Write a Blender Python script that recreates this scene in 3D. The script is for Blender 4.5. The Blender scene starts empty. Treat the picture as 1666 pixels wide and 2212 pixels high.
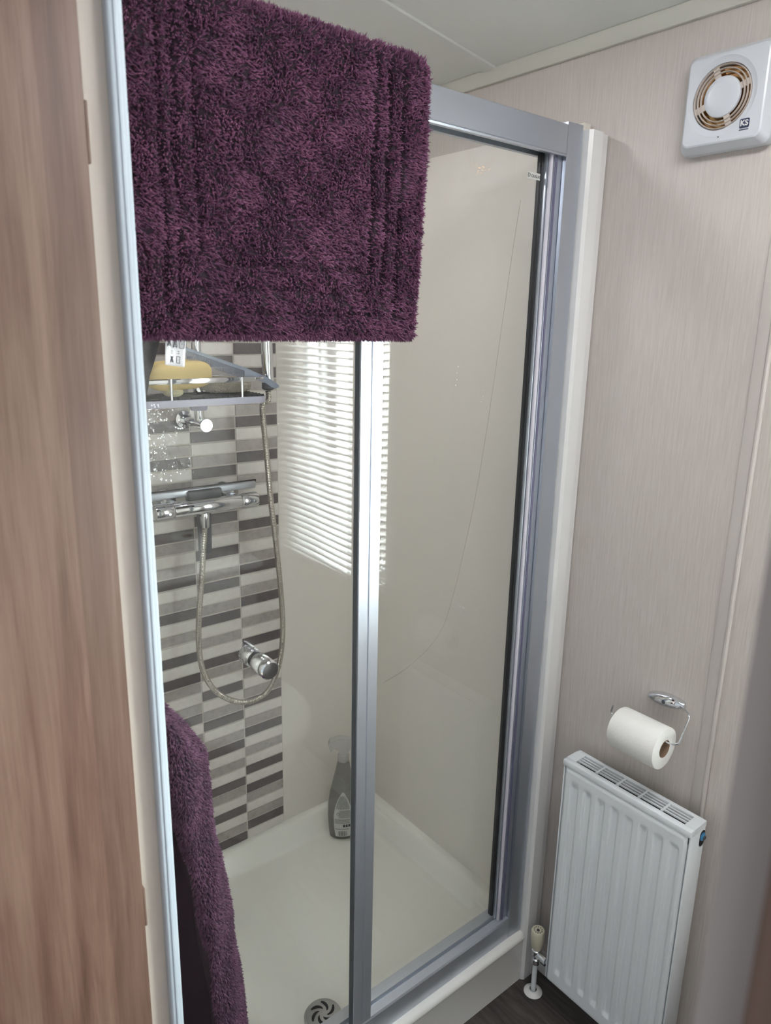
import bpy, bmesh, math, random
import numpy as np
from mathutils import Vector, Matrix
random.seed(4); rng = np.random.default_rng(7)
scene = bpy.context.scene
COL = scene.collection
PI = math.pi

# ---------------------------------------------------------------- camera
FPX, PPX, PPY, IW, IH = 1563.28, 855.41, 1092.94, 1666.0, 2212.0
CAMP = Vector((-1.2724, -0.9391, 1.6))
RV = Vector((0.77616784, -0.63008234, 0.02365874))
UV = Vector((0.13717677, 0.20536693, 0.96902371))
FV = Vector((0.61542345, 0.74887961, -0.24583187))
cd = bpy.data.cameras.new('camera'); cam = bpy.data.objects.new('camera', cd); COL.objects.link(cam)
cd.sensor_fit = 'VERTICAL'; cd.sensor_height = 36.0; cd.sensor_width = 36.0 * IW / IH
cd.lens = FPX / IH * 36.0
cd.shift_x = -(PPX - IW / 2) / IH; cd.shift_y = (PPY - IH / 2) / IH
cd.clip_start = 0.02
M = Matrix.Identity(4)
for i in range(3):
    M[i][0] = RV[i]; M[i][1] = UV[i]; M[i][2] = -FV[i]; M[i][3] = CAMP[i]
cam.matrix_world = M
cd.dof.use_dof = True; cd.dof.focus_distance = 1.55; cd.dof.aperture_fstop = cd.lens / 3.6
scene.camera = cam

# ---------------------------------------------------------------- world, light, exposure
scene.view_settings.view_transform = 'Standard'; scene.view_settings.look = 'None'
scene.view_settings.exposure = 0.27; scene.view_settings.gamma = 1.0
scene.view_settings.use_curve_mapping = False
w = bpy.data.worlds.new('world'); scene.world = w; w.use_nodes = True
bg = w.node_tree.nodes['Background']; bg.inputs[0].default_value = (0.90, 0.96, 1.0, 1); bg.inputs[1].default_value = 0.55

def area(name, loc, direction, sx, sy, power, color=(1, 1, 1)):
    l = bpy.data.lights.new(name, 'AREA'); l.shape = 'RECTANGLE'; l.size = sx; l.size_y = sy
    l.energy = power; l.color = color
    o = bpy.data.objects.new(name, l); COL.objects.link(o); o.location = loc
    o.rotation_euler = Vector(direction).to_track_quat('-Z', 'Y').to_euler()
    return o
area('daylight_outside_window', (1.25, -0.95, 2.75), (-1, 0, -1.05), 2.6, 1.6, 3300, (0.97, 0.99, 1.0))
area('added_room_fill', (-0.52, -0.62, 2.196), (0.05, 0.1, -1), 0.34, 0.34, 9, (1.0, 0.985, 0.985))  # added fill from above, brightens the dim room
area('added_shower_fill', (-0.62, 0.33, 2.210), (0, 0, -1), 0.13, 0.13, 3.2, (1.0, 0.985, 0.99))  # added fill over the shower, lifts its dark interior
area('daylight_from_hall', (-1.80, -2.0, 1.72), (0.56, 1, -0.14), 1.0, 1.2, 6, (0.97, 0.98, 1.0))

# ---------------------------------------------------------------- helpers
def s2l(c):
    c = c / 255.0
    return c / 12.92 if c <= 0.04045 else ((c + 0.055) / 1.055) ** 2.4
def rgb(r, g, b): return (s2l(r), s2l(g), s2l(b), 1)

def at(px, py, ax, v):
    r = FV + RV * ((px - PPX) / FPX) - UV * ((py - PPY) / FPX)
    return CAMP + r * ((v - CAMP[ax]) / r[ax])

def mat(name, col, rough=0.5, metal=0.0, **kw):
    m = bpy.data.materials.new(name); m.use_nodes = True
    b = m.node_tree.nodes['Principled BSDF']
    b.inputs['Base Color'].default_value = col; b.inputs['Roughness'].default_value = rough
    b.inputs['Metallic'].default_value = metal
    for k, v in kw.items(): b.inputs[k.replace('_', ' ')].default_value = v
    return m
def nodes(m): return m.node_tree.nodes, m.node_tree.links, m.node_tree.nodes['Principled BSDF']

def coords(m, scale=(1, 1, 1), kind='Object'):
    n, l, b = nodes(m)
    tc = n.new('ShaderNodeTexCoord'); mp = n.new('ShaderNodeMapping'); mp.inputs['Scale'].default_value = scale
    l.new(tc.outputs[kind], mp.inputs[0]); return mp
def noise(m, scale, sc=5.0, detail=4.0, rough=0.6, dist=0.0):
    n, l, b = nodes(m); t = n.new('ShaderNodeTexNoise')
    l.new(coords(m, scale).outputs[0], t.inputs['Vector'])
    t.inputs['Scale'].default_value = sc; t.inputs['Detail'].default_value = detail
    t.inputs['Roughness'].default_value = rough; t.inputs['Distortion'].default_value = dist
    return t
def ramp(m, fac, stops):
    n, l, b = nodes(m); r = n.new('ShaderNodeValToRGB'); l.new(fac, r.inputs[0])
    e = r.color_ramp.elements
    while len(e) < len(stops): e.new(0.5)
    for k, (p, c) in enumerate(stops): e[k].position = p; e[k].color = c
    return r
def bump(m, fac, strength, dist=0.001):
    n, l, b = nodes(m); bp = n.new('ShaderNodeBump'); bp.inputs['Strength'].default_value = strength
    bp.inputs['Distance'].default_value = dist; l.new(fac, bp.inputs['Height']); l.new(bp.outputs[0], b.inputs['Normal'])

# ---------------------------------------------------------------- materials
M_wall = mat('wallpaper_beige', rgb(196, 188, 184), 0.55)
_t = noise(M_wall, (60, 60, 2.2), 5, 6, 0.7)
_r = ramp(M_wall, _t.outputs[0], [(0.28, rgb(186, 177, 173)), (0.5, rgb(197, 190, 185)), (0.72, rgb(206, 200, 196))])
M_wall.node_tree.links.new(_r.outputs[0], nodes(M_wall)[2].inputs['Base Color']); bump(M_wall, _t.outputs[0], 0.25, 0.0006)
M_lining = mat('door_lining_beige', rgb(192, 184, 176), 0.5)
M_smooth = mat('smooth_panel_beige', rgb(194, 188, 184), 0.4)
M_ceil = mat('ceiling_board', rgb(230, 233, 230), 0.6)
M_cream = mat('cornice_cream', rgb(205, 205, 196), 0.45)
M_whiteplastic = mat('white_plastic', rgb(226, 226, 226), 0.28)
M_white = mat('white_painted_steel', rgb(226, 231, 236), 0.35)
M_ceramic = mat('white_ceramic', rgb(235, 234, 232), 0.08)
M_tray = mat('tray_acrylic', rgb(233, 233, 226), 0.16)
M_liner = mat('shower_wall_panel', rgb(232, 228, 221), 0.22)
M_alu = mat('satin_aluminium', rgb(186, 192, 202), 0.34, 0.85)
M_alu2 = mat('aluminium_bright', rgb(196, 201, 210), 0.36, 0.8)
M_bar = mat('white_coated_trim', rgb(172, 182, 192), 0.45)
M_chrome = mat('chrome', rgb(225, 228, 232), 0.05, 1.0)
M_steel = mat('brushed_steel', rgb(190, 192, 194), 0.3, 1.0)
M_black = mat('black_rubber', rgb(28, 29, 32), 0.5)
M_seal = mat('blue_grey_seal', rgb(92, 90, 118), 0.3)
M_clearseal = mat('pale_clear_seal', rgb(196, 194, 206), 0.25)
M_gray = mat('dark_grey_rubber', rgb(74, 78, 84), 0.55)
M_lilac = mat('lilac_grey_plastic', rgb(186, 186, 206), 0.3)
M_sponge = mat('yellow_foam', rgb(214, 190, 128), 0.85); bump(M_sponge, noise(M_sponge, (1, 1, 1), 900, 2).outputs[0], 0.5, 0.0006)
M_soap = mat('cream_soap', rgb(205, 198, 160), 0.45)
M_comb = mat('slate_blue_plastic', rgb(128, 138, 156), 0.3)
M_pumice = mat('grey_rough_pile', rgb(176, 170, 156), 0.95)
M_tag = mat('satin_label', rgb(225, 226, 230), 0.5)
M_ink = mat('dark_ink', rgb(62, 62, 70), 0.6)
M_navy = mat('navy_ink', rgb(46, 52, 84), 0.5)
M_copper = mat('stained_motor_plate', rgb(150, 108, 76), 0.35, 0.6)
M_fanplastic = mat('fan_plastic', rgb(205, 210, 217), 0.28)
M_fanring = mat('aged_fan_plastic', rgb(196, 186, 178), 0.35)
M_paper = mat('tissue_paper', rgb(236, 236, 234), 0.9); bump(M_paper, noise(M_paper, (1, 1, 1), 260, 3).outputs[0], 0.6, 0.0012)
M_card = mat('cardboard', rgb(150, 125, 105), 0.9)
M_yellowed = mat('yellowed_white_plastic', rgb(206, 202, 180), 0.4)
M_blue = mat('blue_plastic', rgb(60, 132, 178), 0.4)
M_dark = mat('black_inside', rgb(30, 30, 34), 0.7)
M_string = mat('white_cord', rgb(222, 222, 222), 0.7)
M_slat = mat('blind_slat', rgb(238, 240, 243), 0.35)
M_upvc = mat('window_plastic', rgb(225, 228, 232), 0.35)
M_hairline = mat('grey_hairline', rgb(196, 190, 182), 0.6)

M_floor = mat('dark_wood_vinyl', rgb(70, 64, 62), 0.45)
_t = noise(M_floor, (14, 1.4, 1), 6, 6, 0.65, 0.4)
_r = ramp(M_floor, _t.outputs[0], [(0.3, rgb(52, 47, 46)), (0.55, rgb(76, 70, 68)), (0.75, rgb(100, 92, 88))])
M_floor.node_tree.links.new(_r.outputs[0], nodes(M_floor)[2].inputs['Base Color'])

M_wood = mat('walnut_laminate', rgb(150, 120, 104), 0.5)
def _wood():
    n, l, b = nodes(M_wood)
    t1 = noise(M_wood, (9, 9, 0.55), 3.2, 5, 0.6, 0.7)
    t2 = noise(M_wood, (70, 70, 2.2), 4, 4, 0.7)
    mx = n.new('ShaderNodeMath'); mx.operation = 'MULTIPLY_ADD'; l.new(t2.outputs[0], mx.inputs[0]); mx.inputs[1].default_value = 0.35
    l.new(t1.outputs[0], mx.inputs[2])
    r = ramp(M_wood, mx.outputs[0], [(0.42, rgb(73, 51, 43)), (0.60, rgb(98, 73, 62)), (0.74, rgb(111, 87, 75)), (0.9, rgb(122, 98, 86))])
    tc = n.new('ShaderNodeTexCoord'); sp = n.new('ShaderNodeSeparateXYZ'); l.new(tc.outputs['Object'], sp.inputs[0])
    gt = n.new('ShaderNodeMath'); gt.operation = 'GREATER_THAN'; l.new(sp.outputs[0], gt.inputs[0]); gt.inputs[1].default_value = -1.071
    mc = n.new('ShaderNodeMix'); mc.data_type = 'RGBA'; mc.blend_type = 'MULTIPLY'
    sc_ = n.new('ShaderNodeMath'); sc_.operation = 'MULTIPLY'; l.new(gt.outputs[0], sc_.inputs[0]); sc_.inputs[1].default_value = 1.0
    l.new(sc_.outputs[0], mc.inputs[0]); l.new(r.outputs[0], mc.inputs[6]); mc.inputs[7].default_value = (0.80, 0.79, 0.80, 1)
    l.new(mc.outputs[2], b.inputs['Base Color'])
_wood()

def tile_mat(name, a, c):
    m = mat(name, a, 0.32); t = noise(m, (1, 1, 1), 55, 6, 0.7)
    r = ramp(m, t.outputs[0], [(0.35, c), (0.55, a)]); m.node_tree.links.new(r.outputs[0], nodes(m)[2].inputs['Base Color'])
    return m
M_tL = tile_mat('tile_pale', rgb(226, 222, 217), rgb(218, 213, 208))
M_tM = tile_mat('tile_mid_grey', rgb(172, 166, 162), rgb(156, 149, 145))
M_tD = tile_mat('tile_dark_grey', rgb(100, 93, 95), rgb(88, 81, 83))
M_grout = mat('grout', rgb(208, 204, 196), 0.8)

def glass_mat(name, tint, refl=1.0, rough=0.0, haze=0.0, hazecol=(0.8, 0.8, 0.8, 1)):
    m = bpy.data.materials.new(name); m.use_nodes = True; n, l = m.node_tree.nodes, m.node_tree.links
    n.clear(); out = n.new('ShaderNodeOutputMaterial')
    tr = n.new('ShaderNodeBsdfTransparent'); tr.inputs[0].default_value = tint
    gl = n.new('ShaderNodeBsdfGlossy'); gl.inputs['Roughness'].default_value = rough
    lw = n.new('ShaderNodeLayerWeight'); lw.inputs[0].default_value = 0.5
    p = n.new('ShaderNodeMath'); p.operation = 'POWER'; l.new(lw.outputs['Facing'], p.inputs[0]); p.inputs[1].default_value = 5
    a = n.new('ShaderNodeMath'); a.operation = 'MULTIPLY_ADD'; l.new(p.outputs[0], a.inputs[0]); a.inputs[1].default_value = 0.96; a.inputs[2].default_value = 0.045 * refl
    base = tr
    if haze > 0:
        df = n.new('ShaderNodeBsdfDiffuse'); df.inputs[0].default_value = hazecol
        mh = n.new('ShaderNodeMixShader'); mh.inputs[0].default_value = haze
        l.new(tr.outputs[0], mh.inputs[1]); l.new(df.outputs[0], mh.inputs[2]); base = mh
    mx = n.new('ShaderNodeMixShader'); l.new(a.outputs[0], mx.inputs[0]); l.new(base.outputs[0], mx.inputs[1]); l.new(gl.outputs[0], mx.inputs[2])
    l.new(mx.outputs[0], out.inputs[0]); return m
M_glass = glass_mat('shower_glass', (0.985, 0.99, 0.985, 1))
M_bottle = glass_mat('smoky_bottle_plastic', (0.78, 0.78, 0.77, 1), 1.0, 0.08, 0.36, rgb(132, 134, 132))
M_trigger = glass_mat('frosted_white_plastic', (0.9, 0.9, 0.9, 1), 1.0, 0.15, 0.5, rgb(215, 215, 212))

M_frost = bpy.data.materials.new('frosted_window_glass'); M_frost.use_nodes = True
def _frost():
    n, l = M_frost.node_tree.nodes, M_frost.node_tree.links; n.clear()
    out = n.new('ShaderNodeOutputMaterial'); tl = n.new('ShaderNodeBsdfTranslucent'); tl.inputs[0].default_value = (0.86, 0.88, 0.86, 1)
    df = n.new('ShaderNodeBsdfDiffuse'); df.inputs[0].default_value = (0.6, 0.62, 0.6, 1)
    mx = n.new('ShaderNodeMixShader'); mx.inputs[0].default_value = 0.12
    l.new(tl.outputs[0], mx.inputs[1]); l.new(df.outputs[0], mx.inputs[2])
    tp = n.new('ShaderNodeBsdfTransparent'); tp.inputs[0].default_value = (0.9, 0.93, 0.9, 1)
    m2 = n.new('ShaderNodeMixShader'); m2.inputs[0].default_value = 0.70
    l.new(mx.outputs[0], m2.inputs[1]); l.new(tp.outputs[0], m2.inputs[2]); l.new(m2.outputs[0], out.inputs[0])
_frost()

M_plush = mat('plum_plush', rgb(96, 48, 82), 0.75, Sheen_Weight=0.18)
def _plush(m, d, c, h):
    n, l, b = nodes(m)
    t = noise(m, (1, 1, 1), 34, 4, 0.7)
    r = ramp(m, t.outputs[0], [(0.35, d), (0.5, c), (0.68, h)])
    l.new(r.outputs[0], b.inputs['Base Color']); b.inputs['Sheen Tint'].default_value = rgb(170, 110, 150)
_plush(M_plush, rgb(82, 46, 74), rgb(101, 58, 88), rgb(120, 72, 103))
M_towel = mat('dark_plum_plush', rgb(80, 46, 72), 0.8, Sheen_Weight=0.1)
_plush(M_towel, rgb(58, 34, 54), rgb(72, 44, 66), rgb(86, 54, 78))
M_plush_shade = mat('plum_backing_shade', rgb(34, 18, 32), 0.9)  # backing darkened to stand in for shade between tufts and in the towel recess

# ---------------------------------------------------------------- mesh helpers
def link(name, me, m=None, parent=None):
    o = bpy.data.objects.new(name, me); COL.objects.link(o)
    if m is not None:
        for x in (m if isinstance(m, (list, tuple)) else [m]): me.materials.append(x)
    if parent is not None: o.parent = parent
    return o
def smooth(me, deg=35):
    for p in me.polygons: p.use_smooth = True
    try: me.set_sharp_from_angle(angle=math.radians(deg))
    except Exception: pass
def obj(name, bm, m=None, parent=None, sm=True, deg=35):
    bmesh.ops.recalc_face_normals(bm, faces=bm.faces)
    me = bpy.data.meshes.new(name); bm.to_mesh(me); bm.free()
    if sm: smooth(me, deg)
    return link(name, me, m, parent)
def empty(name, loc=(0, 0, 0)):
    o = bpy.data.objects.new(name, None); COL.objects.link(o); o.empty_display_size = 0.05
    o.location = loc; bpy.context.view_layer.update(); return o
def thing(name, label, cat, loc=(0, 0, 0), group=None):
    o = empty(name, loc); tag(o, label, cat, group); return o
def tag(o, label, cat, group=None):
    o['label'] = label; o['category'] = cat
    if group: o['group'] = group
    return o
def struct(o): o['kind'] = 'structure'; return o
def child(o, root):
    """parent a world-space mesh under an empty that only has a location"""
    o.parent = root; o.matrix_parent_inverse = Matrix.Translation(-root.location)
    return o
def part(name, bm, m, root, **k): return child(obj(name, bm, m, None, **k), root)

def box(bm, x0, x1, y0, y1, z0, z1, bev=0.0, seg=2, mi=0):
    r = bmesh.ops.create_cube(bm, size=1.0)
    vs = r['verts']
    for v in vs:
        v.co = Vector((x0 + (v.co.x + 0.5) * (x1 - x0), y0 + (v.co.y + 0.5) * (y1 - y0), z0 + (v.co.z + 0.5) * (z1 - z0)))
    fs = set(f for v in vs for f in v.link_faces)
    for f in fs: f.material_index = mi
    if bev > 0:
        es = list(set(e for v in vs for e in v.link_edges))
        bmesh.ops.bevel(bm, geom=es, offset=bev, segments=seg, affect='EDGES', profile=0.5)
    return bm
def B(*a, **k): return box(bmesh.new(), *a, **k)

def frame_of(d):
    d = Vector(d).normalized(); up = Vector((0, 0, 1)) if abs(d.z) < 0.9 else Vector((1, 0, 0))
    u = d.cross(up).normalized(); return u, u.cross(d).normalized()
def tube(bm, pts, r, seg=16, cap=True, mi=0):
    pts = [Vector(p) for p in pts]; n = len(pts)
    rs = r if isinstance(r, (list, tuple)) else [r] * n
    t = [(pts[min(i + 1, n - 1)] - pts[max(i - 1, 0)]).normalized() for i in range(n)]
    u, v = frame_of(t[0]); rings = []
    for i in range(n):
        u = (u - t[i] * u.dot(t[i])).normalized(); v = t[i].cross(u)
        rings.append([bm.verts.new(pts[i] + (u * math.cos(a) + v * math.sin(a)) * rs[i]) for a in [2 * PI * k / seg for k in range(seg)]])
    for i in range(n - 1):
        for k in range(seg):
            f = bm.faces.new((rings[i][k], rings[i][(k + 1) % seg], rings[i + 1][(k + 1) % seg], rings[i + 1][k])); f.material_index = mi
    if cap:
        for rg in (rings[0], rings[-1]):
            f = bm.faces.new(rg); f.material_index = mi
    return bm
def lathe(bm, prof, origin, axis, seg=32, mi=0):
    """prof: list of (r, t) with t along axis"""
    a = Vector(axis).normalized(); u, v = frame_of(a); o = Vector(origin); rings = []
    for r, t in prof:
        if r < 1e-6: rings.append([bm.verts.new(o + a * t)])
        else: rings.append([bm.verts.new(o + a * t + (u * math.cos(2 * PI * k / seg) + v * math.sin(2 * PI * k / seg)) * r) for k in range(seg)])
    for A, Bq in zip(rings[:-1], rings[1:]):
        for k in range(seg):
            k2 = (k + 1) % seg
            if len(A) == 1 and len(Bq) == 1: continue
            if len(A) == 1: f = bm.faces.new((A[0], Bq[k2], Bq[k]))
            elif len(Bq) == 1: f = bm.faces.new((A[k], A[k2], Bq[0]))
            else: f = bm.faces.new((A[k], A[k2], Bq[k2], Bq[k]))
            f.material_index = mi
    return bm
def prism(bm, poly, a0, a1, fn, mi=0):
    """poly: 2D outline, fn(u, v, a) -> point"""
    A = [bm.verts.new(fn(p[0], p[1], a0)) for p in poly]; Bv = [bm.verts.new(fn(p[0], p[1], a1)) for p in poly]
    n = len(poly)
    for k in range(n):
        bm.faces.new((A[k], A[(k + 1) % n], Bv[(k + 1) % n], Bv[k])).material_index = mi
    bm.faces.new(A).material_index = mi; bm.faces.new(Bv[::-1]).material_index = mi
    return bm
def loft(bm, rings, cap0=True, cap1=True, mi=0):
    R = [[bm.verts.new(p) for p in r] for r in rings]; n = len(R[0])
    for A, Bq in zip(R[:-1], R[1:]):
        for k in range(n): bm.faces.new((A[k], A[(k + 1) % n], Bq[(k + 1) % n], Bq[k])).material_index = mi
    if cap0: bm.faces.new(R[0][::-1]).material_index = mi
    if cap1: bm.faces.new(R[-1]).material_index = mi
    return bm
def catmull(pts, n=8):
    P = [Vector(p) for p in pts]; P = [P[0] * 2 - P[1]] + P + [P[-1] * 2 - P[-2]]; out = []
    for i in range(1, len(P) - 2):
        for k in range(n):
            t = k / n; a, b, c, d = P[i - 1:i + 3]
            out.append(0.5 * ((2 * b) + (c - a) * t + (2 * a - 5 * b + 4 * c - d) * t * t + (3 * b - a - 3 * c + d) * t ** 3))
    out.append(P[-2]); return out
def resample(pts, step):
    out = [pts[0]]; acc = 0
    for a, b in zip(pts[:-1], pts[1:]):
        L = (b - a).length
        while acc + L >= step:
            t = (step - acc) / L; a = a.lerp(b, t); out.append(a.copy()); L = (b - a).length; acc = 0
        acc += L
    return out
def rrect(hw, hh, r, n=6):
    out = []
    for cx, cy, a0 in ((hw - r, hh - r, 0), (-hw + r, hh - r, PI / 2), (-hw + r, -hh + r, PI), (hw - r, -hh + r, 1.5 * PI)):
        for k in range(n + 1):
            a = a0 + PI / 2 * k / n; out.append((cx + r * math.cos(a), cy + r * math.sin(a)))
    return out
FACE_X = Matrix(((0, 0, -1, 0), (-1, 0, 0, 0), (0, 1, 0, 0), (0, 0, 0, 1)))   # reads from -x side
FACE_Y = Matrix(((1, 0, 0, 0), (0, 0, -1, 0), (0, 1, 0, 0), (0, 0, 0, 1)))    # reads from -y side
def text(name, s, size, loc, facing, m, root, extr=0.0002, bold=0.0):
    c = bpy.data.curves.new(name, 'FONT'); c.body = s; c.size = size; c.extrude = extr; c.offset = bold
    c.align_x = 'CENTER'; c.align_y = 'CENTER'
    t = bpy.data.objects.new(name + '_curve', c); COL.objects.link(t); bpy.context.view_layer.update()
    me = bpy.data.meshes.new_from_object(t.evaluated_get(bpy.context.evaluated_depsgraph_get()))
    bpy.data.objects.remove(t)
    me.transform(Matrix.Translation(loc) @ facing); me.materials.clear()
    o = link(name, me, m); child(o, root); return o

def tufts(P, N, L, R, lean, jitter, rng):
    """many small tapered tufts; P, N, lean: (n,3) arrays, L, R: (n,)"""
    n = len(P)
    d = N + lean + rng.normal(0, jitter, (n, 3)); d /= np.linalg.norm(d, axis=1)[:, None]
    d2 = d + lean * 0.9 + rng.normal(0, jitter * 0.7, (n, 3)); d2 /= np.linalg.norm(d2, axis=1)[:, None]
    ref = rng.normal(0, 1, (n, 3)); u = np.cross(d, ref); u /= np.linalg.norm(u, axis=1)[:, None]; v = np.cross(d, u)
    mid = P + d * (L * 0.55)[:, None]; tip = mid + d2 * (L * 0.45)[:, None]
    V = np.empty((n, 7, 3)); base = P - N * 0.001
    for k in range(3):
        a = 2 * PI * k / 3; o = u * math.cos(a) + v * math.sin(a)
        V[:, k] = base + o * R[:, None]; V[:, 3 + k] = mid + o * (R * 0.85)[:, None]
    V[:, 6] = tip
    idx = (np.arange(n) * 7)[:, None]
    q = np.concatenate([idx + np.array([[k, (k + 1) % 3, 3 + (k + 1) % 3, 3 + k]]) for k in range(3)], 0)
    t = np.concatenate([idx + np.array([[3 + k, 3 + (k + 1) % 3, 6]]) for k in range(3)], 0)
    return V.reshape(-1, 3), q, t
def join_np(name, sets, m):
    """sets: list of (verts, quads, tris)"""
    off = 0; Vs = []; Q = []; T = []
    for V, q, t in sets:
        Vs.append(V)
        if len(q): Q.append(q + off)
        if len(t): T.append(t + off)
        off += len(V)
    V = np.concatenate(Vs); Q = np.concatenate(Q) if Q else np.zeros((0, 4), int); T = np.concatenate(T) if T else np.zeros((0, 3), int)
    me = bpy.data.meshes.new(name); me.vertices.add(len(V)); me.vertices.foreach_set('co', V.astype(np.float32).ravel())
    loops = np.concatenate([Q.ravel(), T.ravel()]).astype(np.int32); me.loops.add(len(loops)); me.loops.foreach_set('vertex_index', loops)
    st = np.concatenate([np.arange(len(Q)) * 4, len(Q) * 4 + np.arange(len(T)) * 3]).astype(np.int32)
    me.polygons.add(len(st)); me.polygons.foreach_set('loop_start', st)
    try: me.polygons.foreach_set('loop_total', np.concatenate([np.full(len(Q), 4), np.full(len(T), 3)]).astype(np.int32))
    except Exception: pass
    me.polygons.foreach_set('use_smooth', np.ones(len(st), bool)); me.update(calc_edges=True); me.validate()
    return link(name, me, m)
def base_dark(o, nb):
    mi = np.zeros(len(o.data.polygons), np.int32); mi[:nb] = 1; o.data.polygons.foreach_set('material_index', mi)

# ================================================================ STRUCTURE
struct(obj('floor', B(-2.4, 0.08, -3.0, 0.78, -0.05, 0), M_floor, sm=False))
WY0, WY1, WZ0, WZ1 = -1.12, -0.60, 0.84, 1.82
bm = bmesh.new()
box(bm, 0, 0.09, -1.40, WY0, 0, 2.3); box(bm, 0, 0.09, WY1, 0.78, 0, 2.3)
box(bm, 0, 0.09, WY0, WY1, 0, WZ0); box(bm, 0, 0.09, WY0, WY1, WZ1, 2.3)
struct(obj('wall_right', bm, M_wall, sm=False))
struct(obj('wall_back', B(-1.035, 0, 0.7205, 0.78, 0, 2.3), M_wall, sm=False))
struct(obj('wall_left', B(-1.035, -0.988, -0.15, 0.7205, 0, 2.4), M_lining, sm=False))
struct(obj('wall_front', B(-1.05, 0, -1.40, -1.35, 0, 2.4), M_smooth, sm=False))
bm = B(-1.05, -1.0, -1.35, -0.848, 0, 2.4, bev=0.0); box(bm, -1.05, -0.99, -0.848, -0.15, 2.06, 2.4)
M_hall = mat('hall_panel', rgb(158, 149, 147), 0.5)
struct(obj('wall_entrance', bm, M_hall, sm=False))
# sloping ceiling with a cover strip across the board joint
def cz(x): return 2.140 - 0.157 * x
bm = prism(bmesh.new(), [(0.09, cz(0.09)), (-1.6, cz(-1.6)), (-2.4, cz(-1.6)), (-2.4, cz(-1.6) + .05), (-1.6, cz(-1.6) + .05), (0.09, cz(0.09) + 0.05)], -3.0, 0.78, lambda u, v, a: (u, a, v))
struct(obj('ceiling', bm, M_ceil, sm=False))
bm = prism(bmesh.new(), [(-0.012, cz(-.012) + .001), (-1.0, cz(-1.0) + .001), (-1.0, cz(-1.0) - .005), (-.95, cz(-.95) - .006), (-0.012, cz(-.012) - .005)], 0.292, 0.330, lambda u, v, a: (u, a, v))
struct(obj('trim_1', bm, M_ceil, sm=False))
bm = prism(bmesh.new(), [(0, 2.112), (-0.008, 2.112), (-0.011, 2.116), (-0.012, 2.1405), (-0.010, 2.1415), (0, 2.1400)], -1.35, 0.72, lambda u, v, a: (u, a, v))
struct(obj('trim_2', bm, M_cream))
# bead and narrow joint cover on the right wall
bm = B(-0.004, 0.0, -0.372, -0.347, 0.0, 2.112, bev=0.001)
tube(bm, [(-0.004, -0.372, 0.0), (-0.004, -0.372, 2.112)], 0.0045, 10)
struct(obj('trim_3', bm, M_smooth))
struct(obj('baseboard_right', B(-0.012, 0, -1.35, -0.022, 0, 0.06, bev=0.002), M_whiteplastic))
# white upright batten between shower frame and wall
bm = prism(bmesh.new(), [(0, 0.04), (0, -0.004), (-0.004, -0.010), (-0.022, -0.012), (-0.032, -0.020), (-0.062, -0.020), (-0.0675, -0.014), (-0.0675, 0.04)], 0.0, 1.957, lambda u, v, a: (u, v, a))
struct(obj('trim_4', bm, M_whiteplastic, deg=25))
# door lining edge: slim white trim beside the beige strip
bm = B(-1.0015, -0.9855, -0.163, -0.1495, 0, 2.06, bev=0.003, seg=3); box(bm, -0.9955, -0.9915, -0.1642, -0.16, 0, 2.06, bev=0.0008)
struct(obj('trim_5', bm, M_bar))
# opened door leaf, seen face on at the left
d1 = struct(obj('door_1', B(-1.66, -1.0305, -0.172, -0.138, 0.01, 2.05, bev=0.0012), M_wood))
for z0 in (1.74, 0.86):
    hb = B(-1.0305, -1.0275, -0.1715, -0.1512, z0, z0 + 0.055, bev=0.0008)
    hg = obj('hinge', hb, mat('hinge_brown_%d' % int(z0 * 100), rgb(112, 92, 80), 0.5), d1)
# wooden architrave on the hall side, right of the doorway
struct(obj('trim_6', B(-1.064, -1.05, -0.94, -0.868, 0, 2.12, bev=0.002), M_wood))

# ---- shower wall panels with a rounded inner corner
inner = [(-0.020, 0.036), (-0.020, 0.674)]
for k in range(1, 9):
    a = PI / 2 * k / 8; inner.append((-0.060 + 0.04 * math.cos(a), 0.674 + 0.04 * math.sin(a)))
poly = inner + [(-0.988, 0.714), (-0.988, 0.7205), (0, 0.7205), (0, 0.036)]
liner = struct(obj('wall_shower_panel', prism(bmesh.new(), poly, 0.125, 1.985, lambda u, v, a: (u, v, a)), M_liner))
cr = []
for p in [(1125, 432), (1105, 560), (1085, 700), (1062, 860), (1040, 1000), (1022, 1100), (1000, 1200), (981, 1280), (958, 1352), (930, 1395), (900, 1425), (866, 1452), (830, 1474)]:
    q = at(p[0], p[1], 0, -0.0202); cr.append(q)
tb = tube(bmesh.new(), catmull(cr, 5), 0.0005, 6); o = obj('arc', tb, M_hairline, liner); o['label'] = 'thin grey hairline crack'  # thin grey tube curving down the panel surface
struct(obj('wall_shower_side', B(-0.988, -0.982, 0.045, 0.714, 0.125, 1.985), M_liner, sm=False))

# ---- mosaic panel
bm = bmesh.new()
TZ0, PW, PH = 0.136, 0.120, 0.030
XR = -0.3255
box(bm, -0.982, XR + 0.003, 0.711, 0.7142, TZ0 - 0.004, 1.985, mi=3)
A_ = 'LDMLMDLDLMLDM'; B_ = 'DMLDLMDLMLDML'
for c in range(6):
    x1 = XR - c * PW - (0 if c == 0 else 0.0); x0 = max(x1 - PW + 0.004, -0.982)
    if x1 < -0.97: break
    for k in range(61):
        z0 = TZ0 + k * PH; z1 = z0 + PH - 0.0042
        if z1 > 1.985: break
        if c % 2 == 0: ch = 'DMLMDLDLMLDML'[(k - 1) % 13]
        else: ch = 'DMLDLMDLMLDML'[k % 13]
        box(bm, x0, x1, 0.7088, 0.7135, z0, z1, mi='LMD'.index(ch))
struct(obj('wall_tiles', bm, [M_tL, M_tM, M_tD, M_grout], sm=False))

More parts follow.
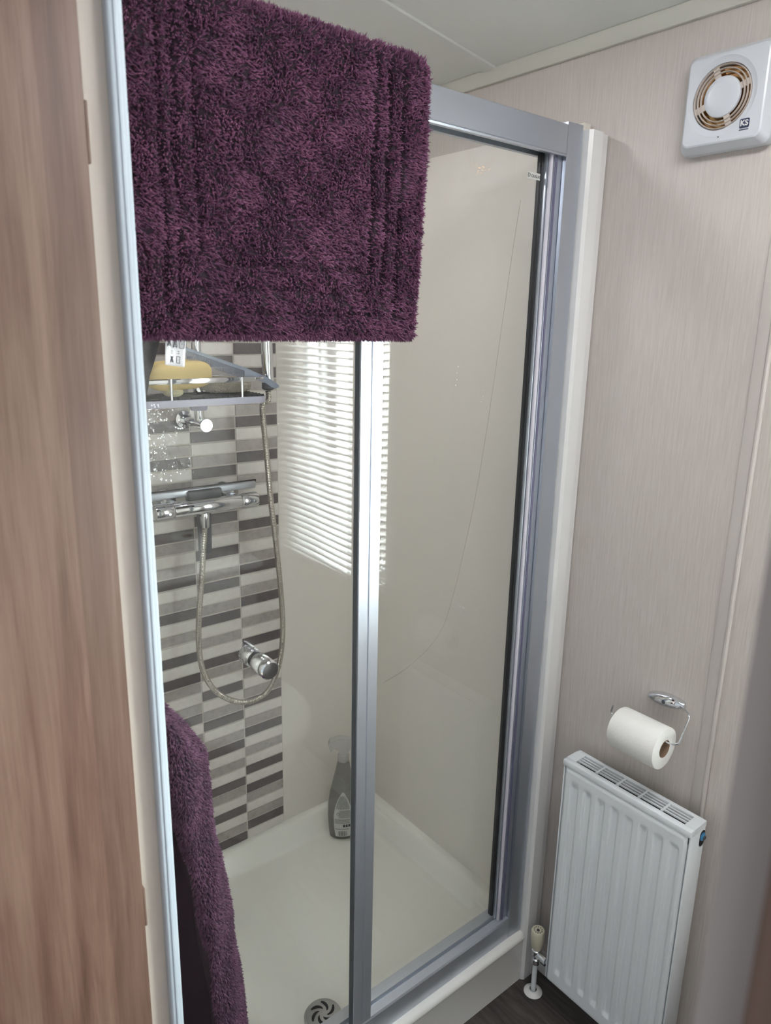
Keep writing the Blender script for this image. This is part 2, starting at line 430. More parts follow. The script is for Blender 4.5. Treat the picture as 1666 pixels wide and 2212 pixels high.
# ================================================================ WINDOW (seen mirrored in the shower glass)
win = struct(empty('window_1', (0.04, (WY0 + WY1) / 2, WZ0)))
bm = bmesh.new()
for a in ((WY0, WY0 + .025, WZ0, WZ1), (WY1 - .025, WY1, WZ0, WZ1), (WY0, WY1, WZ0, WZ0 + .03), (WY0, WY1, WZ1 - .03, WZ1)):
    box(bm, 0.03, 0.085, a[0], a[1], a[2], a[3], bev=0.003)
box(bm, 0.035, 0.08, -1.045, -1.022, WZ0 + .03, WZ1 - .03, bev=0.003)
part('window_frame', bm, M_upvc, win)
bm = bmesh.new()
box(bm, 0.040, 0.056, -1.000, -0.990, WZ0 + .03, WZ1 - .03); box(bm, 0.040, 0.056, -0.972, -0.958, WZ0 + .03, WZ1 - .03)
part('gasket', bm, M_gray, win)
part('pane', B(0.052, 0.056, WY0 + .02, WY1 - .02, WZ0 + .025, WZ1 - .025), M_frost, win, sm=False)

# ================================================================ SHOWER TRAY
tray = thing('shower_tray', 'cream white acrylic shower tray under the glass enclosure', 'shower tray', (-0.5, 0.35, 0))
nx, ny = 150, 120
xs = np.linspace(-0.9815, -0.0005, nx); ys = np.linspace(0.0005, 0.7135, ny)
def sst(t): t = np.clip(t, 0, 1); return t * t * (3 - 2 * t)
X, Y = np.meshgrid(xs, ys, indexing='ij')
DX, DY = -0.552, 0.152
d = np.minimum(np.minimum(X + 0.985 - 0.02, -X - 0.040), np.minimum(Y - 0.060, 0.700 - Y))
Z = 0.1345 - 0.052 * sst(d / 0.055) - 0.004 * sst(1 - np.hypot(X - DX, Y - DY) / 0.4)
Z -= 0.004 * sst(1 - (np.hypot(X - DX, Y - DY) - 0.045) / 0.02)
for cx in (-0.80, -0.62, -0.44, -0.26):
    dd = np.hypot(np.maximum(np.abs(X - cx) - 0.02, 0), np.maximum(np.abs(Y - 0.40) - 0.15, 0)) - 0.03
    Z -= 0.0016 * np.exp(-(dd / 0.004) ** 2)
Z = np.where(Y < 0.05, np.maximum(Z, 0.1345 + 0.0085), Z)
V = np.stack([X, Y, Z], -1).reshape(-1, 3)
i, j = np.meshgrid(np.arange(nx - 1), np.arange(ny - 1), indexing='ij'); a = (i * ny + j).ravel()
q = np.stack([a, a + ny, a + ny + 1, a + 1], 1)
tb = join_np('basin', [(V, q, np.zeros((0, 3), int))], M_tray); child(tb, tray)
bm = bmesh.new()
prof = [(0.004, 0.0), (-0.012, 0.0), (-0.013, 0.118), (-0.015, 0.122), (-0.0175, 0.127), (-0.0175, 0.133), (-0.014, 0.139), (-0.006, 0.1428), (0.004, 0.1432)]
prism(bm, prof, -0.985, -0.0685, lambda u, v, a: (a, u, v)); part('front_panel', bm, M_ceramic, tray, deg=50)
bm = bmesh.new()
lathe(bm, [(0, 0.012), (0.03, 0.011), (0.040, 0.008), (0.043, 0.003), (0.043, -0.002)], (DX, DY, 0.0752), (0, 0, 1), 40)
dr = part('drain_cover', bm, M_steel, tray); dr['label'] = 'round chrome drain cover with swirl slots'
bm = bmesh.new()
for k in range(6):
    a0 = 2 * PI * k / 6; pts = []
    for s in range(7):
        t = s / 6; r = 0.010 + 0.019 * t; a = a0 + 1.15 * t
        pts.append((DX + r * math.cos(a), DY + r * math.sin(a), 0.0866 - 0.0004))
    tube(bm, pts, [0.0012, 0.0022, 0.003, 0.0034, 0.0036, 0.003, 0.0018], 8)
child(obj('slot', bm, M_dark), dr).parent = dr
bpy.data.objects['slot'].matrix_parent_inverse = Matrix.Identity(4)
bpy.context.view_layer.update(); bpy.data.objects['slot'].matrix_parent_inverse = dr.matrix_world.inverted()

# ================================================================ SHOWER ENCLOSURE
enc = thing('shower_enclosure', 'silver framed sliding shower enclosure with clear glass, right of the beige doorway', 'shower enclosure', (-0.5, 0.02, 0.143))
XP1, XP0 = -0.0690, -0.1128
ZT0, ZT1 = 1.9075, 1.9612
bm = prism(bmesh.new(), [(0, ZT0 + .003), (0.0, ZT1 - .002), (0.003, ZT1), (0.050, ZT1), (0.050, ZT0), (0.040, ZT0), (0.040, ZT0 + .012), (0.012, ZT0 + .012), (0.012, ZT0 - .001), (-0.003, ZT0 - .003), (-0.004, ZT0)], -0.982, XP0, lambda u, v, a: (a, u, v))
part('top_rail', bm, M_alu, enc, deg=30)
bm = prism(bmesh.new(), [(XP0 + .0008, 0.0), (XP1 - .002, -0.002), (XP1, 0.0), (XP1, 0.05), (XP0 - .012, 0.05), (XP0 - .012, 0.03), (XP0 + .0008, 0.03)], 0.143, 1.965, lambda u, v, a: (u, v, a))
part('wall_profile', bm, M_alu, enc, deg=30)
bm = prism(bmesh.new(), [(0.0, 0.143), (-0.0005, 0.1965), (0.002, 0.2005), (0.017, 0.2045), (0.0175, 0.200), (0.0215, 0.200), (0.0215, 0.212), (0.045, 0.212), (0.050, 0.143)], -0.982, XP0, lambda u, v, a: (a, u, v))
part('bottom_rail', bm, M_alu2, enc, deg=30)
# fixed pane with its upright channel, seals
bm = B(-0.560, -0.146, 0.026, 0.032, 0.205, 1.9195); part('fixed_pane', bm, M_glass, enc, sm=False)
bm = B(-0.1345, XP0, 0.008, 0.03, 0.205, 1.9095, bev=0.001); box(bm, -0.1455, -0.1345, 0.016, 0.04, 0.205, 1.9095, bev=0.001)
part('channel', bm, M_alu, enc)
bm = B(-0.1510, -0.1455, 0.0235, 0.035, 0.205, 1.9095); part('gasket', bm, M_black, enc)
bm = bmesh.new(); tube(bm, [(-0.1395, 0.012, 0.205), (-0.1395, 0.012, 1.9095)], 0.0042, 12); part('clear_seal', bm, M_clearseal, enc)
bm = bmesh.new(); tube(bm, [(-0.1305, 0.0085, 0.205), (-0.1305, 0.0085, 1.9095)], 0.0032, 12); part('blue_seal', bm, M_seal, enc)
# maker's sticker in the top corner of the fixed pane
stk = B(-0.187, -0.1518, 0.0254, 0.0259, 1.862, 1.8735); sk = part('sticker', stk, mat('pale_sticker', rgb(198, 198, 194), 0.5), enc, sm=False)
text('lettering', 'D', 0.0095, (-0.1825, 0.0253, 1.8678), FACE_Y, M_ink, enc, bold=0.0001)
text('lettering', 'OUGLAS', 0.0068, (-0.1635, 0.0253, 1.8672), FACE_Y, M_ink, enc, bold=0.0001)
# sliding leaf: pane, lead stile, dark edge, knob
bm = B(-0.972, -0.570, 0.010, 0.016, 0.205, 1.9095); part('sliding_pane', bm, M_glass, enc, sm=False)
bm = prism(bmesh.new(), [(-0.5795, 0.002), (-0.5785, 0.0), (-0.5590, 0.0), (-0.5580, 0.0025), (-0.5565, 0.0025), (-0.5555, 0.0), (-0.5350, 0.0), (-0.534, 0.003), (-0.534, 0.022), (-0.566, 0.022), (-0.566, 0.0165), (-0.5795, 0.0165)], 0.201, 1.9095, lambda u, v, a: (u, v, a))
part('stile', bm, M_alu2, enc, deg=25)
bm = B(-0.5808, -0.5797, 0.001, 0.0135, 0.201, 1.9095); part('stile_seal', bm, M_gray, enc)
kn = bmesh.new(); kc = (-0.770, 0.013, 1.074)
lathe(kn, [(0, -0.046), (0.0135, -0.046), (0.0155, -0.044), (0.0155, -0.033), (0.0148, -0.032), (0.0148, -0.0305), (0.0155, -0.0295), (0.0155, -0.008), (0.014, -0.0055), (0.0125, -0.0035)], kc, (0, 1, 0), 40)
lathe(kn, [(0.0125, 0.0035), (0.014, 0.006), (0.0155, 0.008), (0.0155, 0.030), (0.0135, 0.033), (0, 0.033)], kc, (0, 1, 0), 40)
kk = part('knob', kn, M_chrome, enc); kk['label'] = 'chrome cylindrical door knob'
kn = lathe(bmesh.new(), [(0.0128, -0.0065), (0.0128, 0.0065)], kc, (0, 1, 0), 32); part('knob_washer', kn, M_black, enc)

# droplets and dried marks on the sliding pane
bm = bmesh.new(); rd = random.Random(11)
def drop(p, r):
    top = bm.verts.new(p + Vector((0, r * .45, 0))); ring = [bm.verts.new(p + Vector((r * math.cos(a), 0, r * 1.25 * math.sin(a)))) for a in [2 * PI * k / 7 for k in range(7)]]
    for k in range(7): bm.faces.new((ring[k], ring[(k + 1) % 7], top))
for k in range(170):
    px_, py_ = 318 + abs(rd.gauss(0, 42)), rd.uniform(872, 1040)
    if px_ < 425: drop(at(px_, py_, 1, .0161), rd.uniform(.0004, .0010))
M_drop = mat('water', rgb(235, 238, 240), 0.05, 0.6)
dp = part('water_droplets', bm, M_drop, enc); dp['kind'] = 'stuff'
bm = bmesh.new()
for px_, py_ in ((962, 708), (966, 716), (990, 792), (988, 806), (987, 820), (985, 832), (1046, 842), (1044, 856), (1040, 868)): drop(at(px_, py_, 1, .0325), .0007)
dp = part('dried_marks', bm, M_drop, enc); dp['kind'] = 'stuff'

# ================================================================ RISER RAIL, HANDSET, HOSE, MIXER
RX, RY = -0.580, 0.615
rr = thing('riser_rail', 'chrome shower riser pole on a round wall bracket, passing through the caddy', 'shower rail', (RX, 0.70, 1.366))
part('pole', tube(bmesh.new(), [(RX, RY, 1.372), (RX, RY, 1.93)], 0.0105, 20), M_chrome, rr)
for z, y1 in ((1.366, 0.577), (1.93, 0.597)):
    b_ = lathe(bmesh.new(), [(0, y1), (0.0142, y1), (0.0155, y1 + .0015), (0.0155, y1 + .004), (0.0118, y1 + 0.010), (0.0118, 0.697), (0.020, 0.699), (0.0215, 0.702), (0.0215, 0.7085), (0, 0.7085)], (RX, 0, z), (0, 1, 0), 36)
    part('bracket', b_, M_chrome, rr)
HX, HY = -0.410, 0.600
hs = thing('shower_handset', 'chrome shower handset upright at the right end of the caddy', 'shower head', (HX, HY, 1.44))
part('handle', tube(bmesh.new(), catmull([(HX, HY, 1.452), (HX - .001, HY, 1.50), (HX - .002, HY, 1.58), (HX - .002, HY - .005, 1.68), (HX - .004, HY - .025, 1.75)], 6), 0.0138, 20), M_chrome, hs)
part('head', lathe(bmesh.new(), [(0, 0.012), (0.03, 0.010), (0.048, 0.0), (0.05, -0.010), (0.046, -0.014), (0, -0.014)], (HX - .006, HY - .04, 1.775), (0, 0.6, 0.8), 36), M_chrome, hs)
part('collar', lathe(bmesh.new(), [(0, 1.437), (0.0105, 1.437), (0.0145, 1.440), (0.0145, 1.453), (0.0125, 1.456), (0, 1.456)], (HX, HY, 0), (0, 0, 1), 24), M_gray, hs)
hp = [at(443, 1133, 1, .632), at(440, 1180, 1, .632), at(436, 1250, 1, .632), at(430, 1330, 1, .634), at(430, 1400, 1, .635), at(440, 1452, 1, .635), at(466, 1493, 1, .632), at(505, 1514, 1, .625),
      at(545, 1514, 1, .615), at(582, 1488, 1, .61), at(604, 1430, 1, .605), at(611, 1360, 1, .602), at(607, 1280, 1, .60), at(597, 1180, 1, .60), at(585, 1080, 1, .60), at(575, 970, 1, .60), at(567, 880, 1, .60), Vector((HX, HY, 1.412)), Vector((HX, HY, 1.436))]
hp = resample(catmull(hp, 14), 0.00135)
hose = tube(bmesh.new(), hp, [0.0072 if (k % 3) else 0.0060 for k in range(len(hp))], 12)
hz = obj('shower_hose', hose, mat('hose_steel', rgb(196, 192, 184), 0.24, 1.0)); tag(hz, 'ribbed chrome shower hose hanging in a long loop in front of the tiles', 'shower hose')

VX0, VX1, VY, VZ = -0.692, -0.432, 0.630, 1.167
mv = thing('shower_mixer', 'horizontal chrome thermostatic bar mixer on the mosaic tiles', 'shower valve', (-0.562, 0.70, VZ))
ax = (1, 0, 0)
part('body', lathe(bmesh.new(), [(0, 0.045), (0.0170, 0.045), (0.0182, 0.047), (0.0182, 0.213), (0.0170, 0.215), (0, 0.215)], (VX0, VY, VZ), ax, 40), M_chrome, mv)
for s, o0 in ((0, 0.0), (1, 0.216)):
    hk = lathe(bmesh.new(), [(0, o0), (0.0165, o0), (0.0185, o0 + .002), (0.0192, o0 + .006), (0.0192, o0 + .040), (0.0180, o0 + .0435), (0, o0 + .0435)], (VX0, VY, VZ), ax, 40)
    part('control_knob', hk, M_chrome, mv)
    px_ = VX0 + o0 + 0.030
    part('stop_button', lathe(bmesh.new(), [(0, -0.0215), (0.0028, -0.0215), (0.003, -0.018), (0.003, -0.012)], (px_, VY, VZ - (0.006 if s == 0 else -0.004)), (0, 1, 0.2 if s else -.2), 14), M_chrome, mv)
for xx in (-0.640, -0.488):
    part('wall_elbow', lathe(bmesh.new(), [(0, 0.632), (0.012, 0.632), (0.012, 0.688), (0.026, 0.692), (0.030, 0.700), (0.030, 0.7085), (0, 0.7085)], (xx, 0, VZ + 0.008), (0, 1, 0), 32), M_chrome, mv)
part('outlet', lathe(bmesh.new(), [(0, -0.052), (0.0085, -0.052), (0.0095, -0.050), (0.0105, -0.026), (0.0105, -0.020), (0.008, -0.014), (0.008, 0)], (at(443, 1118, 1, VY).x, VY, VZ), (0, 0, 1), 24), M_chrome, mv)

# ================================================================ SQUEEGEE
sq = thing('squeegee', 'silver squeegee with dark grey grip, hung behind the bar mixer', 'squeegee', (-0.556, 0.67, 1.2))
L0, L1 = at(322, 1069, 1, .662), at(551, 1046, 1, .662)
bm = bmesh.new(); dd = (L1 - L0)
box(bm, L0.x, L1.x, 0.656, 0.668, 1.188, 1.2065, bev=0.004, seg=3); part('blade_holder', bm, M_alu2, sq)
part('rubber_blade', B(L0.x - .002, L1.x + .0025, 0.660, 0.664, 1.203, 1.2095, bev=0.0008), M_black, sq)
part('grip', B(-0.600, -0.515, 0.645, 0.672, 1.176, 1.203, bev=0.005, seg=3), M_gray, sq)
bm = prism(bmesh.new(), [(-0.571, 1.045), (-0.567, 1.041), (-0.546, 1.040), (-0.543, 1.044), (-0.540, 1.19), (-0.572, 1.19)], 0.657, 0.672, lambda u, v, a: (u, a, v))
part('handle', bm, M_gray, sq)

# ================================================================ CADDY
cx0, cx1, cy0, cy1 = -0.740, -0.4395, 0.545, 0.66
cd_ = thing('shower_caddy', 'lilac grey shower caddy shelf with a chrome front rail, under the mat', 'shower shelf', ((cx0 + cx1) / 2, 0.60, 1.415))
def slab(x0, x1, y0, y1, z0, z1, r, n=6):
    hw, hh = (x1 - x0) / 2, (y1 - y0) / 2; mx, my = (x0 + x1) / 2, (y0 + y1) / 2
    return prism(bmesh.new(), [(mx + a, my + b) for a, b in rrect(hw, hh, r, n)], z0, z1, lambda u, v, a: (u, v, a))
bm = slab(cx0, cx1, cy0, cy1, 1.414, 1.4285, 0.022); part('tray_plate', bm, M_lilac, cd_)
bm = bmesh.new()
for k in range(19): box(bm, cx0 + .014 + k * 0.0145, cx0 + .014 + k * 0.0145 + 0.0022, cy0 + .006, cy1 - .006, 1.4285, 1.4325)
for k in range(7): box(bm, cx0 + .006, cx1 - .008, cy0 + .008 + k * 0.0165, cy0 + .0105 + k * 0.0165, 1.4285, 1.4335)
part('drain_grid', bm, M_dark, cd_, sm=False)
bm = B(cx0 + .01, -0.468, cy0 + 0.003, cy0 + 0.0055, 1.4625, 1.4735, bev=0.0006)
pts = catmull([(-0.470, cy0 + .004, 1.4695), (-0.455, cy0 + .005, 1.4695), (-0.4465, cy0 + .014, 1.469), (-0.445, cy0 + .03, 1.469), (-0.445, cy1 - .01, 1.469)], 6)
tube(bm, pts, 0.0034, 12); tube(bm, [(cx0 + .01, cy1 - .008, 1.469), (-0.445, cy1 - .008, 1.469)], 0.003, 12)
part('front_rail', bm, M_chrome, cd_)
for x_ in (-0.669, -0.505):
    part('post', tube(bmesh.new(), [(x_, cy0 + .0035, 1.4285), (x_, cy0 + .0035, 1.4735)], 0.0032, 14), M_chrome, cd_)
part('collar', lathe(bmesh.new(), [(0.0115, 1.397), (0.018, 1.397), (0.0195, 1.400), (0.0195, 1.4145)], (RX, RY, 0), (0, 0, 1), 30), M_lilac, cd_)

# things on the caddy
def blob(bm, c, r, e=(2, 2, 2), nu=36, nv=20, bendx=0.0, M=None):
    """superellipsoid"""
    def sp(v, p): return math.copysign(abs(v) ** (2 / p), v)
    rings = []
    for i in range(1, nv):
        th = -PI / 2 + PI * i / nv; ring = []
        for k in range(nu):
            ph = 2 * PI * k / nu
            p = Vector((r[0] * sp(math.cos(th), e[1]) * sp(math.cos(ph), e[0]), r[1] * sp(math.cos(th), e[1]) * sp(math.sin(ph), e[0]), r[2] * sp(math.sin(th), e[1])))
            if M is not None: p = M @ p
            ring.append(Vector(c) + p)
        rings.append(ring)
    return loft(bm, rings)
Rsp = Matrix.Rotation(math.radians(-3), 3, 'Y') @ Matrix.Rotation(math.radians(8), 3, 'X')
bm = blob(bmesh.new(), (-0.641, 0.5765, 1.480), (0.072, 0.0265, 0.031), (5, 3.2, 2), M=Rsp)
tag(obj('bath_sponge', bm, M_sponge), 'soft yellow block bath sponge lying on the caddy behind the white care label', 'sponge')
bm = blob(bmesh.new(), (-0.655, 0.573, 1.4435), (0.022, 0.014, 0.010), (2.2, 2.2, 2))
tag(obj('soap_bar', bm, M_soap), 'small cream oval soap under the yellow sponge on the caddy', 'soap')
# rough grey exfoliating pad: pile tufts on a block
c_, r_ = np.array((-0.522, 0.590, 1.4545)), np.array((0.056, 0.028, 0.0155))
nT = 3200; dv = rng.normal(0, 1, (nT, 3)); dv /= np.linalg.norm(dv, axis=1)[:, None]
S4 = (np.abs(dv) ** 4).sum(1) ** (-0.25); Pn = c_ + dv * S4[:, None] * r_ * 0.93
Nn = (np.abs(dv) ** 3 * np.sign(dv)) / r_; Nn /= np.linalg.norm(Nn, axis=1)[:, None]
tv = tufts(Pn, Nn, np.full(nT, 0.0045), np.full(nT, 0.0009), np.zeros((nT, 3)), 0.45, rng)
bb = blob(bmesh.new(), c_, r_ * 0.95, (4, 4, 2)); me_ = bpy.data.meshes.new('t'); bb.to_mesh(me_); bb.free()
def mesh_np(me):
    V = np.array([v.co[:] for v in me.vertices]); q = [p.vertices[:] for p in me.polygons if len(p.vertices) == 4]
    return V, np.array(q, int).reshape(-1, 4), np.zeros((0, 3), int)
o = join_np('exfoliating_pad', [mesh_np(me_), tv], M_pumice); tag(o, 'rough grey pile exfoliating pad beside the yellow sponge', 'bath pad')
# comb lying across, tilted down to the right
cA, cB = at(452, 768, 1, .565), at(606, 822, 1, .565)
dirc = (cB - cA).normalized(); nrm = Vector((dirc.z, 0, -dirc.x)); nrm = -nrm if nrm.z > 0 else nrm
Lc = (cB - cA).length
comb = thing('comb', 'slate blue plastic comb propped on the caddy, handle sticking out right', 'comb', tuple(cA))
def cpt(u, v, a): return cA + dirc * u + nrm * v + Vector((0, a, 0))
out = [(-0.06, 0.0), (Lc * .5, -0.001), (Lc * .8, 0.003), (Lc - .012, 0.0085), (Lc - .001, 0.012), (Lc, 0.0165), (Lc - .008, 0.021), (Lc - .02, 0.0215), (Lc * .80, 0.0165), (Lc * .62, 0.016), (Lc * .5, 0.018), (Lc * .48, 0.006), (-0.06, 0.006)]
part('spine', prism(bmesh.new(), out, -0.0018, 0.0018, cpt), M_comb, comb)
bm = bmesh.new(); u_ = -0.055
while u_ < Lc * .475:
    prism(bm, [(u_, 0.0055), (u_ + 0.0013, 0.0055), (u_ + 0.0009, 0.024), (u_ + 0.0004, 0.024)], -0.0014, 0.0014, cpt); u_ += 0.0026
tt = part('teeth', bm, M_comb, comb, sm=False); tt['kind'] = 'stuff'
# black net pouch hanging at the left end
bm = bmesh.new(); ns = 16; rings = []
for i in range(9):
    t = i / 8; z = 1.600 - 0.185 * t; hw = 0.034 * (1 - t) ** 0.8 + 0.004; cxp = -0.722 - 0.022 * t
    rings.append([Vector((cxp + (hw + 0.003 * math.sin(3 * a + i)) * math.cos(a), 0.532 + 0.30 * hw * math.sin(a), z)) for a in [2 * PI * k / ns for k in range(ns)]])
loft(bm, rings)
M_net = mat('black_net', rgb(34, 32, 38), 0.8); bump(M_net, noise(M_net, (1, 1, 1), 700, 2).outputs[0], 1.0, 0.002)
n_, l_, b_ = nodes(M_net); _v = n_.new('ShaderNodeTexVoronoi'); _v.inputs['Scale'].default_value = 480; l_.new(coords(M_net).outputs[0], _v.inputs['Vector'])
_r = ramp(M_net, _v.outputs[0], [(0.0, rgb(110, 108, 112)), (0.28, rgb(42, 40, 46)), (1, rgb(18, 17, 22))]); l_.new(_r.outputs[0], b_.inputs['Base Color'])
pouch = obj('net_pouch', bm, M_net); tag(pouch, 'black net pouch hanging at the left end of the caddy', 'net pouch')

# ================================================================ SPRAY BOTTLE
bx_, by_ = -0.180, 0.606
sb = thing('spray_bottle', 'clear spray bottle of grey cleaner with white trigger, in the back corner of the tray', 'spray bottle', (bx_, by_, 0.083))
ca, sa = math.cos(0.62), math.sin(0.62)
def bp(u, v, z): return Vector((bx_ + u * ca - v * sa, by_ + u * sa * -1 * -1 + v * ca, z)) if False else Vector((bx_ + u * ca + v * sa, by_ - u * sa + v * ca, z))
prof = [(0.034, .020, .086), (0.040, .025, .092), (0.0435, .027, .12), (0.0455, .0275, .16), (0.0450, .027, .20), (0.0385, .0255, .245), (0.0290, .0235, .285), (0.0225, .021, .315), (0.0185, .018, .335), (0.0150, .015, .345)]
rings = [[bp(a * math.cos(t), b * math.sin(t), z) for t in [2 * PI * k / 32 for k in range(32)]] for a, b, z in prof]
part('bottle_body', loft(bmesh.new(), rings), M_bottle, sb)
part('neck_collar', lathe(bmesh.new(), [(0, .343), (0.0155, .343), (0.0165, .345), (0.0165, .362), (0.014, .366), (0, .366)], (bx_, by_, 0), (0, 0, 1), 30), M_trigger, sb)
side = [(-0.045, .400), (-0.038, .412), (-0.012, .420), (0.022, .416), (0.030, .402), (0.020, .388), (0.012, .366), (-0.011, .366), (-0.014, .382), (-0.026, .386), (-0.036, .376), (-0.040, .384)]
part('trigger_head', prism(bmesh.new(), side, -0.011, 0.011, lambda u, v, a: bp(u, a, v)), M_trigger, sb)
# label on the front curve
def lab(u, z, off=0.0004):
    a_ = np.interp(z, [p[2] for p in prof], [p[0] for p in prof]); b2 = np.interp(z, [p[2] for p in prof], [p[1] for p in prof])
    uu = max(-0.98, min(0.98, u / a_)); return bp(u, -(b2 * math.sqrt(1 - uu * uu)) - off, z)
def patch(bm, u0, u1, z0, z1, off, nu=6, nz=2, wf=None):
    g = []
    for i in range(nz + 1):
        z = z0 + (z1 - z0) * i / nz; a0, a1 = (u0, u1) if wf is None else wf(z)
        g.append([bm.verts.new(lab(a0 + (a1 - a0) * k / nu, z, off)) for k in range(nu + 1)])
    for i in range(nz):
        for k in range(nu): bm.faces.new((g[i][k], g[i][k + 1], g[i + 1][k + 1], g[i + 1][k]))
def lw(z):
    h = np.interp(z, [.100, .13, .17, .20, .225, .245, .252], [.0215, .026, .0275, .0235, .0160, .0062, .001]); return (-h, h)
bm = bmesh.new(); patch(bm, 0, 0, .100, .252, .0006, 12, 24, lw)
lb = part('back_label', bm, mat('paper_label', rgb(206, 208, 204), 0.6), sb)
bm = bmesh.new(); rr_ = random.Random(3)
def lines(z0, z1, n, ins0, ins1):
    for i in range(n):
        z = z0 + (z1 - z0) * i / n; h = lw(z)[1] - .003
        u = -h + ins0 * h
        while u < h - ins1 * h:
            wd = rr_.uniform(.002, .006); patch(bm, u, min(u + wd, h - ins1 * h), z, z + 0.0011, .0011, 2, 1); u += wd + .0009
lines(.196, .240, 18, 0, 0.05); lines(.166, .192, 10, .52, .0); lines(.146, .163, 6, 0, .1); lines(.125, .130, 2, .0, .2)
for k, u in enumerate((0.0005, 0.0085, 0.0165)): patch(bm, u, u + .0062, .134, .143, .0011, 2, 1)
for k in range(13):
    u = -0.013 + k * 0.0021; patch(bm, u, u + (0.0014 if k in (1, 4, 5, 8) else 0.0007), .103, .120, .0011, 1, 1)
dv_ = [(-0.0195, .178), (-0.0145, .184), (-0.0095, .178), (-0.0145, .172)]
bm.faces.new([bm.verts.new(lab(u, z, .0010)) for u, z in dv_])
pr = part('print', bm, M_ink, sb, sm=False)
bm = bmesh.new(); dv_ = [(-0.0180, .178), (-0.0145, .1822), (-0.0110, .178), (-0.0145, .1738)]
bm.faces.new([bm.verts.new(lab(u, z, .0013)) for u, z in dv_]); part('hazard_diamond', bm, M_tag, sb, sm=False)
bm = bmesh.new(); patch(bm, -.0149, -.0141, .1765, .1806, .0016, 1, 1); patch(bm, -.0149, -.0141, .1750, .1757, .0016, 1, 1); part('hazard_mark', bm, M_ink, sb, sm=False)

# ================================================================ BATH MAT over the rail
def mat_path():
    """(y, z, ny, nz) of the mat's middle, front bottom up over the rail and down behind"""
    P = []; yf, yb, zt = -0.022, 0.072, 1.9612 + 0.012
    for z in np.linspace(1.578, zt - 0.012, 60): P.append((yf - 0.003 * math.sin((z - 1.578) / 0.38 * PI), z))
    for k in range(1, 12):
        a = PI - PI * k / 12; P.append(((yf + yb) / 2 + (yb - yf) / 2 * math.cos(a), zt - 0.012 + 0.022 * math.sin(a)))
    for z in np.linspace(zt - 0.012, 1.70, 30): P.append((yb, z))
    return np.array(P)
MP = mat_path(); seg = np.hypot(*np.diff(MP, axis=0).T); S_ = np.concatenate([[0], np.cumsum(seg)]); TOT = S_[-1]
def mat_pt(s):
    y = np.interp(s, S_, MP[:, 0]); z = np.interp(s, S_, MP[:, 1])
    e = 0.004; dy = np.interp(s + e, S_, MP[:, 0]) - np.interp(s - e, S_, MP[:, 0]); dz = np.interp(s + e, S_, MP[:, 1]) - np.interp(s - e, S_, MP[:, 1])
    n = np.hypot(dy, dz) + 1e-9; return y, z, -dz / n, dy / n
def mxl(s): return -0.968 + 0.0 * s
def mxr(s): return np.interp(s, [0, 0.37, 0.45, TOT], [-0.4975, -0.482, -0.480, -0.49])
XG = ((-0.904, -0.540, 0.030), (-0.884, -0.566, 0.062), (-0.860, -0.592, 0.094))
def groove(x, s):
    g = np.zeros_like(x)
    for i, (l, r, b) in enumerate(XG):
        r2 = mxr(s) - (mxr(0) - r) - 0.004
        dx = np.maximum(l - x, x - r2); dz = b - s
        dd = np.where((dx > 0) & (dz > 0), np.hypot(np.maximum(dx, 0), np.maximum(dz, 0)), np.maximum(dx, dz))
        wv = 0.0012 * np.sin(x * 60 + i) + 0.0012 * np.sin(s * 70 + 2 * i)
        st = np.where(np.abs(dx) < np.abs(dz), np.where(x < -0.72, 0.62, 1.0), 0.62)
        g = np.maximum(g, st * np.exp(-((dd + wv) / 0.0046) ** 2))
    return g
wob_k = rng.uniform(-60, 60, (14, 2)); wob_p = rng.uniform(0, 6.28, 14)
def wob(x, s): return sum(np.sin(k[0] * x + k[1] * s + p) for k, p in zip(wob_k, wob_p)) / 7
nU, nV = 230, 260
u = np.linspace(0, 1, nU); s = np.linspace(0, TOT, nV); U_, SS = np.meshgrid(u, s, indexing='ij')
XX = mxl(SS) + (mxr(SS) - mxl(SS)) * U_
y, z, ny_, nz_ = mat_pt(SS); hh = 0.0085 - 0.0085 * groove(XX, SS) + 0.0012 * wob(XX, SS)
edge = np.minimum(np.minimum(U_, 1 - U_) * 0.47, SS); hh = hh * np.clip(edge / 0.006, 0.1, 1) ** 0.5
front = np.stack([XX, y + ny_ * hh, z + nz_ * hh], -1).reshape(-1, 3); back = np.stack([XX, y - ny_ * 0.004, z - nz_ * 0.004], -1).reshape(-1, 3)
i, j = np.meshgrid(np.arange(nU - 1), np.arange(nV - 1), indexing='ij'); a = (i * nV + j).ravel(); q = np.stack([a, a + nV, a + nV + 1, a + 1], 1)
n0 = nU * nV; q2 = q[:, ::-1] + n0; rim = []
bd = [(k, k + 1) for k in range(nV - 1)] + [((nU - 1) * nV + k + 1, (nU - 1) * nV + k) for k in range(nV - 1)] + [((k + 1) * nV, k * nV) for k in range(nU - 1)] + [(k * nV + nV - 1, (k + 1) * nV + nV - 1) for k in range(nU - 1)]
for p0, p1 in bd: rim.append((p0, p1, p1 + n0, p0 + n0))
body = (np.concatenate([front, back]), np.concatenate([q, q2, np.array(rim)]), np.zeros((0, 3), int))
nT = 52000
tu = rng.uniform(0, 1, nT); ts = rng.uniform(0, TOT, nT); vis = ts < 0.52
keep = (vis | (rng.uniform(0, 1, nT) < 0.3)) & (groove(mxl(ts) + (mxr(ts) - mxl(ts)) * tu, ts) < 0.72); tu, ts = tu[keep], ts[keep]; nT = len(tu)
tx = mxl(ts) + (mxr(ts) - mxl(ts)) * tu; y, z, ny_, nz_ = mat_pt(ts); g = groove(tx, ts)
h_ = 0.0085 - 0.0085 * g + 0.0012 * wob(tx, ts)
